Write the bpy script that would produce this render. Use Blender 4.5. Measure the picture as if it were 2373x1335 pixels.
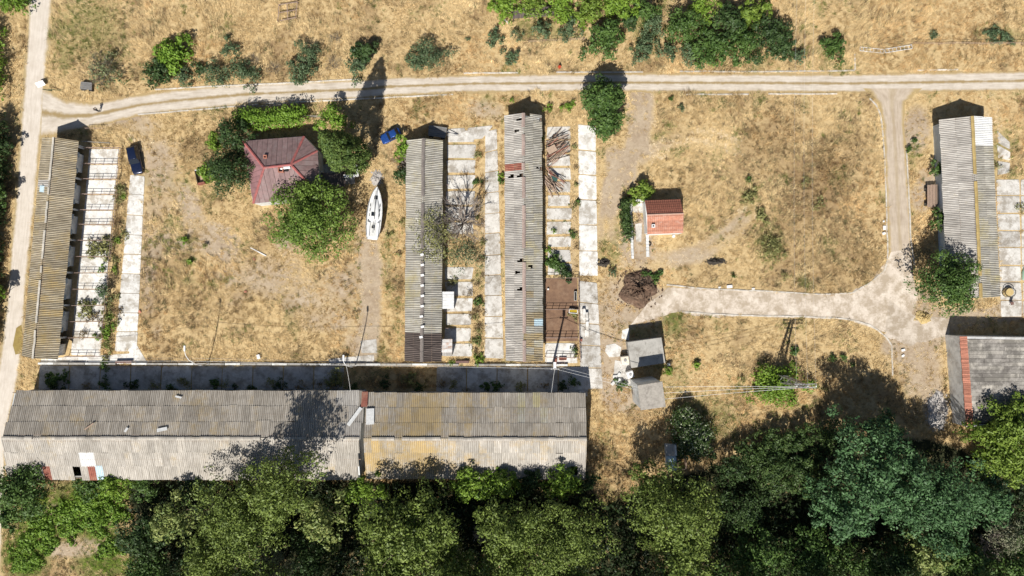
import bpy, bmesh, math, random
import numpy as np
from mathutils import Matrix, Vector
random.seed(7); RNG = np.random.default_rng(11)
D = bpy.data; SC = bpy.context.scene
for o in list(D.objects): D.objects.remove(o)
R = math.radians
# ---------------------------------------------------------------- camera, sky, sun, exposure
CAM_H = 112.0; PPM = 14.5; CX, CY = 1186.5, 667.5     # drone height (m), photo pixels per metre on the ground, picture centre
cam = D.cameras.new('camera'); cam.sensor_width = 36; cam.lens = 36 * CAM_H / (2373 / PPM); cam.clip_end = 2000
camo = D.objects.new('camera', cam); SC.collection.objects.link(camo)
camo.location = (0, 0, CAM_H); SC.camera = camo
SUN_EL = R(49); SUN_AZ = R(195)                         # compass-like angle of the sun: south-south-west
wd = D.worlds.new('World'); SC.world = wd; wd.use_nodes = True
wn = wd.node_tree; bg = wn.nodes['Background']
sky = wn.nodes.new('ShaderNodeTexSky'); sky.sky_type = 'NISHITA'; sky.sun_disc = False
sky.sun_elevation = SUN_EL; sky.sun_rotation = SUN_AZ
wn.links.new(sky.outputs[0], bg.inputs[0]); bg.inputs[1].default_value = 0.05
sl = D.lights.new('sun', 'SUN'); sl.energy = 5.0; sl.angle = R(0.5); sl.color = (1, 0.955, 0.88)
so = D.objects.new('sun', sl); SC.collection.objects.link(so); so.location = (0, 0, 60)
sd = Vector((math.sin(SUN_AZ) * math.cos(SUN_EL), math.cos(SUN_AZ) * math.cos(SUN_EL), math.sin(SUN_EL)))
so.rotation_euler = sd.to_track_quat('Z', 'Y').to_euler()
vs = SC.view_settings; vs.view_transform = 'Standard'; vs.look = 'None'; vs.gamma = 1; vs.use_curve_mapping = False; vs.exposure = 0.27

# ---------------------------------------------------------------- helpers
def P(px, py, z=0.0):
    """photo pixel -> point at height z under the drone"""
    f = (1 - z / CAM_H) / PPM
    return Vector(((px - CX) * f, (CY - py) * f, z))
def link(o): SC.collection.objects.link(o); return o
def tag(o, label=None, cat=None, group=None, kind=None):
    if label: o['label'] = label
    if cat: o['category'] = cat
    if group: o['group'] = group
    if kind: o['kind'] = kind
    return o
def thing(name, label, cat, loc=(0, 0, 0), rz=0.0, group=None):
    o = link(D.objects.new(name, None)); o.location = loc; o.rotation_euler = (0, 0, rz); o.empty_display_size = .3
    return tag(o, label, cat, group)
def put(name, me, parent=None, loc=None, rz=0.0, mx=None):
    o = link(D.objects.new(name, me))
    if parent: o.parent = parent
    if mx is not None: o.matrix_basis = mx
    else:
        if loc is not None: o.location = loc
        o.rotation_euler = (0, 0, rz)
    return o
def copy_tree(o, parent=None):
    c = o.copy(); link(c); c.parent = parent
    for ch in o.children: copy_tree(ch, c)
    return c
class MB:
    """collects faces; build() links them as one mesh object"""
    def __init__(s): s.v = []; s.f = []; s.m = []; s.mi = 0
    def add(s, vs, fs):
        n = len(s.v); s.v += [tuple(p) for p in vs]; s.f += [tuple(i + n for i in f) for f in fs]; s.m += [s.mi] * len(fs); return s
    def box(s, c, d, rz=0.0, mx=None):
        x, y, z = d[0] / 2, d[1] / 2, d[2] / 2
        m = mx or (Matrix.Translation(c) @ Matrix.Rotation(rz, 4, 'Z'))
        vs = [m @ Vector((a * x, b * y, e * z)) for a, b, e in ((-1,-1,-1),(1,-1,-1),(1,1,-1),(-1,1,-1),(-1,-1,1),(1,-1,1),(1,1,1),(-1,1,1))]
        return s.add(vs, [(3,2,1,0),(4,5,6,7),(0,1,5,4),(1,2,6,5),(2,3,7,6),(3,0,4,7)])
    def span(s, x0, x1, y0, y1, z0, z1): return s.box(((x0+x1)/2,(y0+y1)/2,(z0+z1)/2), (x1-x0, y1-y0, z1-z0))
    def bar(s, a, b, w, h):
        a, b = Vector(a), Vector(b); d = b - a; q = d.to_track_quat('X', 'Z').to_matrix().to_4x4()
        return s.box(None, (d.length, w, h), mx=Matrix.Translation((a + b) / 2) @ q)
    def tube(s, pts, rad, n=6, cap=True):
        pts = [Vector(p) for p in pts]; rad = rad if isinstance(rad, (list, tuple)) else [rad] * len(pts)
        vs = []; fs = []; N = len(pts)
        for i, p in enumerate(pts):
            d = (pts[min(i + 1, N - 1)] - pts[max(i - 1, 0)]).normalized()
            u = d.orthogonal().normalized() if i == 0 else (u - d * u.dot(d)).normalized()
            w = d.cross(u)
            for k in range(n):
                t = 2 * math.pi * k / n; vs.append(p + (u * math.cos(t) + w * math.sin(t)) * rad[i])
        for i in range(N - 1):
            for k in range(n): fs.append((i*n+k, i*n+(k+1)%n, (i+1)*n+(k+1)%n, (i+1)*n+k))
        if cap: fs += [tuple(range(n))[::-1], tuple((N-1)*n + k for k in range(n))]
        return s.add(vs, fs)
    def cyl(s, c, r, h, n=16, r2=None):
        c = Vector(c); return s.tube([c, c + Vector((0, 0, h))], [r, r if r2 is None else r2], n)
    def prism(s, poly, z0, z1):
        n = len(poly); vs = [(p[0], p[1], z0) for p in poly] + [(p[0], p[1], z1) for p in poly]
        return s.add(vs, [tuple(range(n))[::-1], tuple(range(n, 2*n))] + [(i, (i+1)%n, (i+1)%n+n, i+n) for i in range(n)])
    def slab3(s, poly, t):
        """thick plate under a planar 3d polygon"""
        n = len(poly); p = [Vector(q) for q in poly]; vs = p + [q - Vector((0, 0, t)) for q in p]
        return s.add(vs, [tuple(range(n)), tuple(range(n, 2*n))[::-1]] + [((i+1)%n, i, i+n, (i+1)%n+n) for i in range(n)])
    def mesh(s, name, mats, smooth=False):
        me = D.meshes.new(name); me.from_pydata(s.v, [], s.f)
        for m in (mats if isinstance(mats, (list, tuple)) else [mats]): me.materials.append(m)
        if max(s.m, default=0): me.polygons.foreach_set('material_index', s.m)
        if smooth: me.polygons.foreach_set('use_smooth', [True] * len(s.f))
        bm = bmesh.new(); bm.from_mesh(me); bmesh.ops.recalc_face_normals(bm, faces=bm.faces); bm.to_mesh(me); bm.free()
        me.update(); return me
    def build(s, name, mats, parent=None, loc=None, rz=0.0, smooth=False, bevel=0):
        o = put(name, s.mesh(name, mats, smooth), parent, loc, rz)
        if bevel:
            b = o.modifiers.new('bevel', 'BEVEL'); b.width = bevel; b.segments = 2; b.limit_method = 'ANGLE'
        return o
def npmesh(name, verts, faces, mat, col=None, attrs=None):
    """fast mesh from numpy arrays; faces (n,3|4); col: per-vertex rgb"""
    me = D.meshes.new(name); k = faces.shape[1]; nf = len(faces)
    me.vertices.add(len(verts)); me.vertices.foreach_set('co', verts.astype(np.float32).ravel())
    me.loops.add(nf * k); me.loops.foreach_set('vertex_index', faces.astype(np.int32).ravel())
    me.polygons.add(nf); me.polygons.foreach_set('loop_start', np.arange(0, nf * k, k, dtype=np.int32))
    try: me.polygons.foreach_set('loop_total', np.full(nf, k, dtype=np.int32))
    except Exception: pass
    if col is not None:
        a = me.attributes.new('col', 'FLOAT_COLOR', 'POINT'); c4 = np.ones((len(verts), 4), np.float32); c4[:, :3] = col; a.data.foreach_set('color', c4.ravel())
    for nm, arr in (attrs or {}).items():
        a = me.attributes.new(nm, 'FLOAT', 'POINT'); a.data.foreach_set('value', arr.astype(np.float32).ravel())
    me.materials.append(mat); me.update(calc_edges=True); me.validate(); return me

# ---------------------------------------------------------------- materials
def newmat(name):
    m = D.materials.new(name); m.use_nodes = True; t = m.node_tree
    return m, t, t.nodes['Principled BSDF']
def N(t, kind, **kw):
    n = t.nodes.new('ShaderNode' + kind)
    for k, v in kw.items():
        if k in n.inputs: n.inputs[k].default_value = v
        else: setattr(n, k, v)
    return n
def L(t, a, b): t.links.new(a, b)
def ramp(t, fac, stops):
    r = N(t, 'ValToRGB'); L(t, fac, r.inputs[0]); e = r.color_ramp.elements
    while len(e) < len(stops): e.new(0.5)
    for q, (p, c) in zip(e, stops): q.position = p; q.color = (*c, 1) if len(c) == 3 else c
    return r.outputs[0]
def mixc(t, fac, a, b, mode='MIX'):
    n = N(t, 'MixRGB', blend_type=mode)
    for s, i in ((fac, 0), (a, 1), (b, 2)):
        if hasattr(s, 'is_linked'): L(t, s, n.inputs[i])
        else: n.inputs[i].default_value = s if i == 0 else (*s, 1)
    return n.outputs[0]
def math_(t, op, a, b=0.5, clamp=False):
    n = N(t, 'Math', operation=op); n.use_clamp = clamp
    for s, i in ((a, 0), (b, 1)):
        if hasattr(s, 'is_linked'): L(t, s, n.inputs[i])
        else: n.inputs[i].default_value = s
    return n.outputs[0]
def noise(t, co, scale, detail=4, rough=.6, sx=None):
    n = N(t, 'TexNoise', Scale=scale, Detail=detail, Roughness=rough)
    if sx:
        mp = N(t, 'Mapping'); mp.inputs['Scale'].default_value = sx; L(t, co, mp.inputs[0]); co = mp.outputs[0]
    L(t, co, n.inputs['Vector']); return n.outputs[0]
def wpos(t): return N(t, 'NewGeometry').outputs['Position']
def ocoord(t):
    """object coordinates shifted per object so that copies do not repeat"""
    tc = N(t, 'TexCoord'); oi = N(t, 'ObjectInfo'); k = math_(t, 'MULTIPLY', oi.outputs['Random'], 57.0)
    a = N(t, 'VectorMath', operation='ADD'); L(t, tc.outputs['Object'], a.inputs[0]); L(t, k, a.inputs[1]); return a.outputs[0], oi.outputs['Random']
def bump(t, b, h, strength=.4, dist=.05):
    n = N(t, 'Bump', Strength=strength, Distance=dist); L(t, h, n.inputs['Height']); L(t, n.outputs[0], b.inputs['Normal'])
MATS = {}
def simple(name, c1, c2=None, scale=3.0, rough=.7, metal=0.0, rnd=.25, bmp=.2, spec=.3, stain=None):
    if name in MATS: return MATS[name]
    m, t, b = newmat(name); c2 = c2 or tuple(v * .7 for v in c1)
    co, rn = ocoord(t); f = noise(t, co, scale, 6, .65)
    c = ramp(t, f, [(.32, c2), (.62, c1)])
    if stain:
        g = noise(t, co, scale * .35, 5, .7); c = mixc(t, ramp(t, g, [(.5, (0, 0, 0)), (.68, (1, 1, 1))]), c, stain)
    v = N(t, 'HueSaturation'); L(t, c, v.inputs['Color']); L(t, math_(t, 'MULTIPLY_ADD', rn, rnd), v.inputs['Value'])
    v.inputs['Value'].links[0].from_node.inputs[2].default_value = 1 - rnd / 2
    L(t, v.outputs[0], b.inputs['Base Color']); b.inputs['Roughness'].default_value = rough; b.inputs['Metallic'].default_value = metal
    b.inputs['Specular IOR Level'].default_value = spec
    if bmp: bump(t, b, f, bmp)
    MATS[name] = m; return m
def sheet_mat(name, base, dark, lichen, amount, light=(.55, .53, .49), rough=.85, spot=None):
    """weathered corrugated fibre-cement: streaks down the slope, lichen in patches, tone differs sheet to sheet"""
    m, t, b = newmat(name); co, rn = ocoord(t); wp = wpos(t)
    st = noise(t, co, 1.0, 5, .7, (9, .5, 1)); c = ramp(t, st, [(.3, dark), (.5, base), (.72, light)])
    li = math_(t, 'ADD', math_(t, 'MULTIPLY', noise(t, wp, .16, 4, .65), 1.25), math_(t, 'MULTIPLY', rn, .22)); li = math_(t, 'ADD', li, math_(t, 'MULTIPLY', math_(t, 'ADD', noise(t, co, 2.2, 6, .75), math_(t, 'MULTIPLY', noise(t, wp, .9, 6, .8), .8)), .7)); li = math_(t, 'SUBTRACT', li, .28)
    if spot:
        sb = N(t, 'VectorMath', operation='SUBTRACT'); L(t, wp, sb.inputs[0]); sb.inputs[1].default_value = (*spot[0], 6); dv = N(t, 'VectorMath', operation='DIVIDE'); L(t, sb.outputs[0], dv.inputs[0]); dv.inputs[1].default_value = (*spot[1], 1000)
        ln = N(t, 'VectorMath', operation='LENGTH'); L(t, dv.outputs[0], ln.inputs[0]); sm = N(t, 'MapRange'); L(t, ln.outputs['Value'], sm.inputs[0]); sm.inputs[1].default_value = 1.1; sm.inputs[2].default_value = .1; sm.inputs[4].default_value = spot[2]; li = math_(t, 'ADD', li, sm.outputs[0])
    lm = N(t, 'MapRange'); L(t, li, lm.inputs[0]); lm.inputs[1].default_value = 1.30 - amount; lm.inputs[2].default_value = 1.62 - amount
    lm.inputs[4].default_value = .8
    c = mixc(t, lm.outputs[0], c, lichen)
    gr = noise(t, wp, .35, 6, .75); c = mixc(t, ramp(t, gr, [(.48, (0, 0, 0)), (.72, (.6, .6, .6))]), c, dark)
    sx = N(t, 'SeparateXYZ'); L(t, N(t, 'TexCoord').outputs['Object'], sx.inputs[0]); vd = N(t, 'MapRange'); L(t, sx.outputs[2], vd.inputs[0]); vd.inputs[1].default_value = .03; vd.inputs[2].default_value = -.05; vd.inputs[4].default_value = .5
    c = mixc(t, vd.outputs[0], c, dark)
    sp = noise(t, co, 14, 3, .6); c = mixc(t, ramp(t, sp, [(.60, (0, 0, 0)), (.72, (.55, .55, .55))]), c, dark)
    v = N(t, 'HueSaturation'); L(t, c, v.inputs['Color']); n = math_(t, 'MULTIPLY_ADD', rn, .30); n.node.inputs[2].default_value = .85; L(t, n, v.inputs['Value'])
    L(t, v.outputs[0], b.inputs['Base Color']); b.inputs['Roughness'].default_value = rough; b.inputs['Specular IOR Level'].default_value = .15
    MATS[name] = m; return m
def concrete_mat(name, c1, c2, dirt, dirt_amt=.5, crack=.5):
    m, t, b = newmat(name); wp = wpos(t); oi = N(t, 'ObjectInfo').outputs['Random']
    f = noise(t, wp, .7, 7, .7); c = ramp(t, f, [(.3, c2), (.6, c1)])
    g = noise(t, wp, .45, 6, .75); g2 = N(t, 'MapRange'); L(t, g, g2.inputs[0]); g2.inputs[1].default_value = .72 - dirt_amt * .25; g2.inputs[2].default_value = .80 - dirt_amt * .2
    c = mixc(t, math_(t, 'MULTIPLY', g2.outputs[0], .75), c, dirt)
    sp = noise(t, wp, 3.5, 3, .6); c = mixc(t, ramp(t, sp, [(.63, (0, 0, 0)), (.70, (.8, .8, .8))]), c, dirt)
    vo = N(t, 'TexVoronoi', feature='DISTANCE_TO_EDGE', Scale=.42); wv = N(t, 'VectorMath', operation='ADD'); nn = N(t, 'TexNoise', Scale=1.3, Detail=4)
    L(t, wp, nn.inputs['Vector']); L(t, wp, wv.inputs[0]); L(t, nn.outputs['Color'], wv.inputs[1]); L(t, wv.outputs[0], vo.inputs['Vector'])
    ck = ramp(t, vo.outputs['Distance'], [(.003, (1, 1, 1)), (.011, (0, 0, 0))])
    cm = ramp(t, noise(t, wp, .25, 3, .6), [(.5, (0, 0, 0)), (.62, (1, 1, 1))]); c = mixc(t, math_(t, 'MULTIPLY', math_(t, 'MULTIPLY', ck, cm), crack), c, tuple(v * .45 for v in dirt))
    v = N(t, 'HueSaturation'); L(t, c, v.inputs['Color']); n = math_(t, 'MULTIPLY_ADD', oi, .22); n.node.inputs[2].default_value = .87; L(t, n, v.inputs['Value'])
    L(t, v.outputs[0], b.inputs['Base Color']); b.inputs['Roughness'].default_value = .9; b.inputs['Specular IOR Level'].default_value = .15; bump(t, b, f, .25)
    MATS[name] = m; return m
def track_mat(name, c1, c2, verge, grassy=0.0):
    """worn earth track: 'across' runs -1..1 between the edges; grass strip in the middle, ragged verges"""
    m, t, b = newmat(name); wp = wpos(t); a = N(t, 'Attribute', attribute_name='across').outputs['Fac']
    al = N(t, 'Attribute', attribute_name='along').outputs['Fac']
    cb = N(t, 'CombineXYZ'); L(t, math_(t, 'MULTIPLY', a, 4.0), cb.inputs[0]); L(t, math_(t, 'MULTIPLY', al, .22), cb.inputs[1])
    f = noise(t, cb.outputs[0], 1.6, 6, .65); f2 = noise(t, wp, .5, 7, .7)
    c = ramp(t, math_(t, 'MULTIPLY', math_(t, 'ADD', f, f2), .5), [(.36, c2), (.58, c1)])
    sp = noise(t, wp, 4, 4, .7); c = mixc(t, ramp(t, sp, [(.58, (0, 0, 0)), (.72, (.6, .6, .6))]), c, tuple(v * .72 for v in c2))
    e = math_(t, 'ABSOLUTE', a, 0); nz = noise(t, wp, .55, 6, .75)
    k = N(t, 'MapRange'); L(t, math_(t, 'ADD', e, math_(t, 'MULTIPLY', nz, .6)), k.inputs[0]); k.inputs[1].default_value = 1.02; k.inputs[2].default_value = 1.26
    c = mixc(t, k.outputs[0], c, verge)
    if grassy:
        q = N(t, 'MapRange'); L(t, math_(t, 'ADD', e, math_(t, 'MULTIPLY', nz, .5)), q.inputs[0]); q.inputs[1].default_value = .47; q.inputs[2].default_value = .30
        c = mixc(t, math_(t, 'MULTIPLY', q.outputs[0], grassy), c, tuple(v * .8 for v in verge))
    L(t, c, b.inputs['Base Color']); b.inputs['Roughness'].default_value = .95; b.inputs['Specular IOR Level'].default_value = .1; bump(t, b, f2, .3)
    MATS[name] = m; return m
def attr_mat(name, trans=0.0, rough=.75, spec=.2):
    m, t, b = newmat(name); c = N(t, 'Attribute', attribute_name='col').outputs['Color']
    L(t, c, b.inputs['Base Color']); b.inputs['Roughness'].default_value = rough; b.inputs['Specular IOR Level'].default_value = spec
    if trans:
        tr = N(t, 'BsdfTranslucent'); L(t, c, tr.inputs['Color']); mx = N(t, 'MixShader', Fac=trans)
        L(t, b.outputs[0], mx.inputs[1]); L(t, tr.outputs[0], mx.inputs[2]); L(t, mx.outputs[0], t.nodes['Material Output'].inputs[0])
    MATS[name] = m; return m
def paint(name, col, rough=.3, metal=0.0, coat=0.0):
    if name in MATS: return MATS[name]
    m, t, b = newmat(name); co, rn = ocoord(t); f = noise(t, co, 2.5, 5, .6)
    L(t, ramp(t, f, [(.3, tuple(v * .85 for v in col)), (.7, col)]), b.inputs['Base Color'])
    L(t, ramp(t, noise(t, co, 5, 5, .7), [(.3, (rough,) * 3), (.7, (min(1, rough + .2),) * 3)]), b.inputs['Roughness'])
    b.inputs['Metallic'].default_value = metal; b.inputs['Coat Weight'].default_value = coat
    MATS[name] = m; return m
M_LEAF = attr_mat('foliage', .10, .55, .3); M_GRASS = attr_mat('dry_grass', .12, .9, .05)
M_BARK = simple('bark', (.16, .12, .085), (.07, .055, .04), 6, .95)
M_TWIG = simple('dead_wood', (.36, .31, .27), (.2, .165, .14), 6, .9)
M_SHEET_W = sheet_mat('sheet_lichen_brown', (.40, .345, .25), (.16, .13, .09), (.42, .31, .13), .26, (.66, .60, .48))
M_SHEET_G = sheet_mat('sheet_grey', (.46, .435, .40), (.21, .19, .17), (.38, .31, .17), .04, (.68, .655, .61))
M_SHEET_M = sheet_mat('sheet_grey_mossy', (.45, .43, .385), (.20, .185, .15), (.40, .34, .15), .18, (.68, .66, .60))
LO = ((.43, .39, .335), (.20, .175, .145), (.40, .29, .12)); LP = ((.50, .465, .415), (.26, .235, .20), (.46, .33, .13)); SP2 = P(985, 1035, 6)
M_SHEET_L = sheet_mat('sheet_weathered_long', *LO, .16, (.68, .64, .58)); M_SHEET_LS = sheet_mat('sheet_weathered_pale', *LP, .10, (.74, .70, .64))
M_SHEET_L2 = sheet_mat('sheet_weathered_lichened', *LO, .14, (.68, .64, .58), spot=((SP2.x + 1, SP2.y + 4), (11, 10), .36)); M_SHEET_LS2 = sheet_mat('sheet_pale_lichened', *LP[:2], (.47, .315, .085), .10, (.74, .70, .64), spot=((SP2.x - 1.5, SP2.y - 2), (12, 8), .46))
M_SHEET_D = sheet_mat('sheet_dark_brown', (.13, .105, .095), (.07, .055, .05), (.12, .09, .08), 0, (.2, .17, .15))
M_SHEET_WH = simple('sheet_white', (.78, .78, .77), (.6, .61, .6), 3, .5, rnd=.12)
M_SHEET_BL = simple('sheet_pale_blue', (.55, .68, .74), (.42, .55, .62), 3, .6)
M_RUST = simple('sheet_rust_red', (.33, .12, .085), (.2, .075, .055), 3, .8, stain=(.36, .2, .14))
M_WALL = simple('lime_wall', (.72, .73, .72), (.52, .53, .52), 1.2, .9, rnd=.1, stain=(.42, .4, .37))
M_WALLC = simple('concrete_wall', (.42, .40, .37), (.27, .26, .24), 1.5, .9, stain=(.2, .19, .17))
M_DARKWOOD = simple('dark_wood', (.10, .075, .055), (.05, .04, .03), 5, .9)
M_WOOD = simple('weathered_wood', (.34, .25, .19), (.2, .14, .11), 7, .9, rnd=.7)
M_WOODP = simple('pale_wood', (.50, .37, .28), (.32, .23, .17), 7, .9, rnd=.5)
M_STEEL = simple('grey_steel', (.42, .42, .42), (.28, .27, .26), 5, .5, .6)
M_RAIL = simple('pipe_rail', (.40, .31, .27), (.22, .14, .11), 6, .7, .1)
M_BLACK = simple('black_rubber', (.02, .02, .02), (.012, .012, .012), 5, .8)
M_WHITE = simple('white_paint', (.80, .80, .79), (.66, .66, .65), 2, .5, rnd=.06)
M_KERB = simple('limewashed_kerb', (.66, .62, .56), (.42, .38, .32), 1.5, .9, stain=(.42, .37, .3))
M_GLASS = paint('dark_glass', (.015, .02, .028), .06)
M_BRICK = simple('red_brick', (.48, .21, .14), (.34, .14, .1), 6, .9, rnd=.5)
M_TILE = simple('roof_tile_dark_red', (.30, .115, .075), (.17, .07, .05), 5, .85, rnd=.35)
M_TILEP = simple('roof_tile_pink', (.50, .235, .155), (.37, .17, .115), 3, .9, rnd=.3, stain=(.52, .33, .26))
M_SLAB = concrete_mat('concrete_slab', (.78, .765, .735), (.55, .535, .50), (.36, .315, .25), .95, .7)
M_SLABD = concrete_mat('concrete_slab_dirty', (.64, .62, .585), (.46, .44, .405), (.27, .235, .19), 1.0, .8)
M_ROADC = concrete_mat('worn_concrete_road', (.68, .60, .51), (.52, .445, .365), (.34, .27, .19), 1.15, .35)
M_TRACK = track_mat('dirt_track', (.61, .55, .475), (.42, .36, .29), (.39, .29, .15), 1.0)
M_TRACKW = track_mat('dirt_road_pale', (.64, .58, .51), (.50, .44, .37), (.40, .31, .17), 0)
M_TRACKS = track_mat('dirt_track_brown', (.52, .44, .35), (.36, .29, .22), (.40, .30, .15), .35)
M_MUD = simple('trodden_mud', (.22, .135, .085), (.15, .09, .06), 1.2, .95, stain=(.27, .18, .12))
M_MANURE = simple('manure', (.15, .095, .065), (.06, .038, .026), 2.2, .95, bmp=.8, stain=(.24, .17, .12))
M_SOOT = simple('dark_spoil', (.07, .06, .05), (.03, .026, .022), 3, .95, bmp=.6)
# ---------------------------------------------------------------- ground cover maps (in metres on the ground, built from plan shapes)
GX0, GX1, GY0, GY1 = -96.0, 96.0, -62.0, 62.0; GRES = 0.25
gw, gh = int((GX1 - GX0) / GRES), int((GY1 - GY0) / GRES)
GXX, GYY = np.meshgrid(GX0 + (np.arange(gw) + .5) * GRES, GY0 + (np.arange(gh) + .5) * GRES)
def fillw(a, pts, val=1.0):
    """fill a world polygon in a map"""
    p = np.array([(q[0], q[1]) for q in pts]); x0, y0 = p.min(0); x1, y1 = p.max(0)
    i0, i1 = max(0, int((x0 - GX0) / GRES)), min(gw, int((x1 - GX0) / GRES) + 2); j0, j1 = max(0, int((y0 - GY0) / GRES)), min(gh, int((y1 - GY0) / GRES) + 2)
    if i0 >= i1 or j0 >= j1: return
    X, Y = GXX[j0:j1, i0:i1], GYY[j0:j1, i0:i1]; ins = np.zeros(X.shape, bool); n = len(p)
    for i in range(n):
        (xa, ya), (xb, yb) = p[i], p[(i + 1) % n]
        if ya == yb: continue
        ins ^= ((ya > Y) != (yb > Y)) & (X < (xb - xa) * (Y - ya) / (yb - ya) + xa)
    a[j0:j1, i0:i1][ins] = val
def fillp(a, pts, val=1.0): fillw(a, [P(*q) for q in pts], val)
def blob(a, px, py, rx, ry, val=1.0, rot=0.0):
    c = P(px, py); rx /= PPM; ry /= PPM; X, Y = GXX - c.x, GYY - c.y; ca, sa = math.cos(rot), math.sin(rot)
    d = ((X * ca + Y * sa) / rx) ** 2 + ((-X * sa + Y * ca) / ry) ** 2
    np.maximum(a, val * np.exp(-d * d * .8), out=a)
def blur(a, n=3, r=2):
    for _ in range(n):
        for ax in (0, 1):
            a = sum(np.roll(a, k, ax) for k in range(-r, r + 1)) / (2 * r + 1)
    return a
def samp(a, X, Y):
    i = np.clip(((X - GX0) / GRES).astype(int), 0, gw - 1); j = np.clip(((Y - GY0) / GRES).astype(int), 0, gh - 1); return a[j, i]
HARD = np.zeros((gh, gw)); RUT = np.zeros((gh, gw)); BARE = np.zeros((gh, gw)); GREEN = np.zeros((gh, gw)); BROWN = np.zeros((gh, gw)); LITTER_SHADE = np.zeros((gh, gw))
fillp(LITTER_SHADE, [(290,1112),(1360,1118),(1400,1170),(1560,1110),(1700,1070),(1900,1010),(2150,1020),(2300,1060),(2700,1000),(2700,1500),(300,1500),(330,1240)])  # wood floor: leaf litter, darkened to imitate the shade between crowns
for b in [(200,60,95,75,.5,.3),(250,100,60,60,.4),(150,120,25,50,.5),(380,565,40,30,.45),(430,560,22,14,.8),(400,520,25,30,.4),(440,605,12,14,.8),(545,760,40,25,.25),
          (1560,745,35,40,.7),(1600,960,40,30,.5),(1660,985,60,40,.5),(1490,770,30,25,.4),(1415,580,35,45,.5),(1440,540,20,60,.5),(2110,330,22,50,.45),(2340,80,70,16,.5,-.1),(2290,75,40,10,.5),(1900,20,10,30,.5),
          (110,1190,95,70,1),(190,1180,90,70,1),(60,1280,60,70,1),(240,1250,60,60,.8),(250,1300,80,50,.9),(330,1130,90,30,.8),(1460,760,30,20,.4),(900,600,14,120,.45),(1640,970,60,60,.55),(1700,900,40,30,.3),(880,830,20,60,.4),(1240,60,60,25,.6),(1500,60,40,60,.6),(2330,330,30,40,.5),(2300,380,22,60,.4),(1780,560,40,60,.45),(1740,460,25,50,.4),(1290,85,90,14,.4),(1560,880,50,60,.35),(130,870,30,14,.5)]: blob(GREEN, *b)
for b in [(440,470,30,55,.7,.5),(510,560,60,45,.75,-.6),(640,640,90,60,.55),(700,690,60,50,.5),(790,660,55,60,.5),(760,740,80,35,.5),(545,690,35,30,.4),(375,440,45,90,.4),(345,600,25,160,.5),(370,380,45,70,.6),(280,265,70,25,.8,.1),(330,290,60,18,.5),(862,690,22,150,.9),(845,560,24,30,.6),(835,790,40,40,.5),
          (1475,255,22,55,.8,.1),(1490,240,24,40,.8,-.3),(1480,320,22,50,.9,.25),(1440,385,28,55,.9,.5),(1420,440,20,60,.9),(1520,340,90,10,.4,.4),(1630,570,110,10,.5,.55),(1700,520,60,10,.5,.75),(1560,590,80,14,.4,.1),
          (2125,300,32,60,.8),(2140,455,30,35,.8),(2120,700,60,40,.8),(2110,800,70,40,.95),(2140,870,60,60,.55),(2165,765,60,30,.9),(2230,735,100,25,.9),(2345,720,50,30,.8),(2150,420,30,40,.6),(1520,690,60,25,.8),(1480,735,60,20,.9),(1430,700,50,80,.5),(1425,860,40,100,.85),(1450,930,40,30,.6),(1390,760,20,120,.5),(1140,560,25,280,.5),(1330,560,12,260,.4),(1150,255,30,25,.5),(1110,250,40,30,.5),(180,1270,80,22,.7,.1),(130,1190,60,30,.5),(1480,1000,30,90,.3),(2170,950,30,45,.9),(2180,870,22,80,.4),(1090,560,30,280,.3),(60,240,20,60,.3),(1480,560,45,60,.8)]: blob(BARE, *b)
for b in [(1880,430,110,110,.7),(1800,310,70,60,.5),(1950,560,90,80,.55),(1730,420,60,90,.4),(1800,540,80,60,.55),(1980,350,60,110,.4),(1640,420,80,60,.3),(1830,620,60,40,.6),(1550,300,60,60,.35),(360,650,40,110,.7),(480,700,90,60,.35),(700,110,140,30,.3),(900,90,160,40,.25),(560,620,70,70,.35),(1840,840,70,70,.35),(2060,90,60,30,.3),(950,500,14,120,.5),(300,60,60,60,.3),(1440,1080,70,60,.5),(1650,520,50,60,.3)]: blob(BROWN, *b)

def streak(a, pts, wpx, val):
    p = [P(*q) for q in pts]
    for i in range(len(p) - 1):
        d = p[i + 1] - p[i]; n = Vector((-d.y, d.x, 0)).normalized() * wpx / PPM / 2; e = d.normalized() * .2; q = [p[i] + n - e, p[i + 1] + n + e, p[i + 1] - n + e, p[i] - n - e]; m = np.zeros(1); fillw(a, q, val)
def ruts(pts, gauge=24, w=7, val=.95):
    for s in (-1, 1):
        o = []
        for i, q in enumerate(pts):
            u, v = pts[max(0, i - 1)], pts[min(len(pts) - 1, i + 1)]; l = math.dist(u, v); o.append((q[0] - (v[1] - u[1]) / l * gauge / 2 * s, q[1] + (v[0] - u[0]) / l * gauge / 2 * s))
        streak(BARE, o, w, val); streak(RUT, o, w * 1.9, min(1, val + .25))
ruts([(1487,212),(1496,240),(1497,275),(1488,310),(1468,350),(1440,390),(1420,430),(1408,490),(1402,560)], 26, 10); ruts([(1440,392),(1490,365),(1540,350)], 22, 6, .7); ruts([(1500,352),(1560,325),(1620,316),(1680,325),(1720,350)], 24, 6, .6); ruts([(1545,600),(1600,588),(1650,570),(1700,530),(1745,480)], 26, 7, .8); ruts([(1440,600),(1500,608),(1570,600),(1650,585)], 24, 6, .6)
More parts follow.
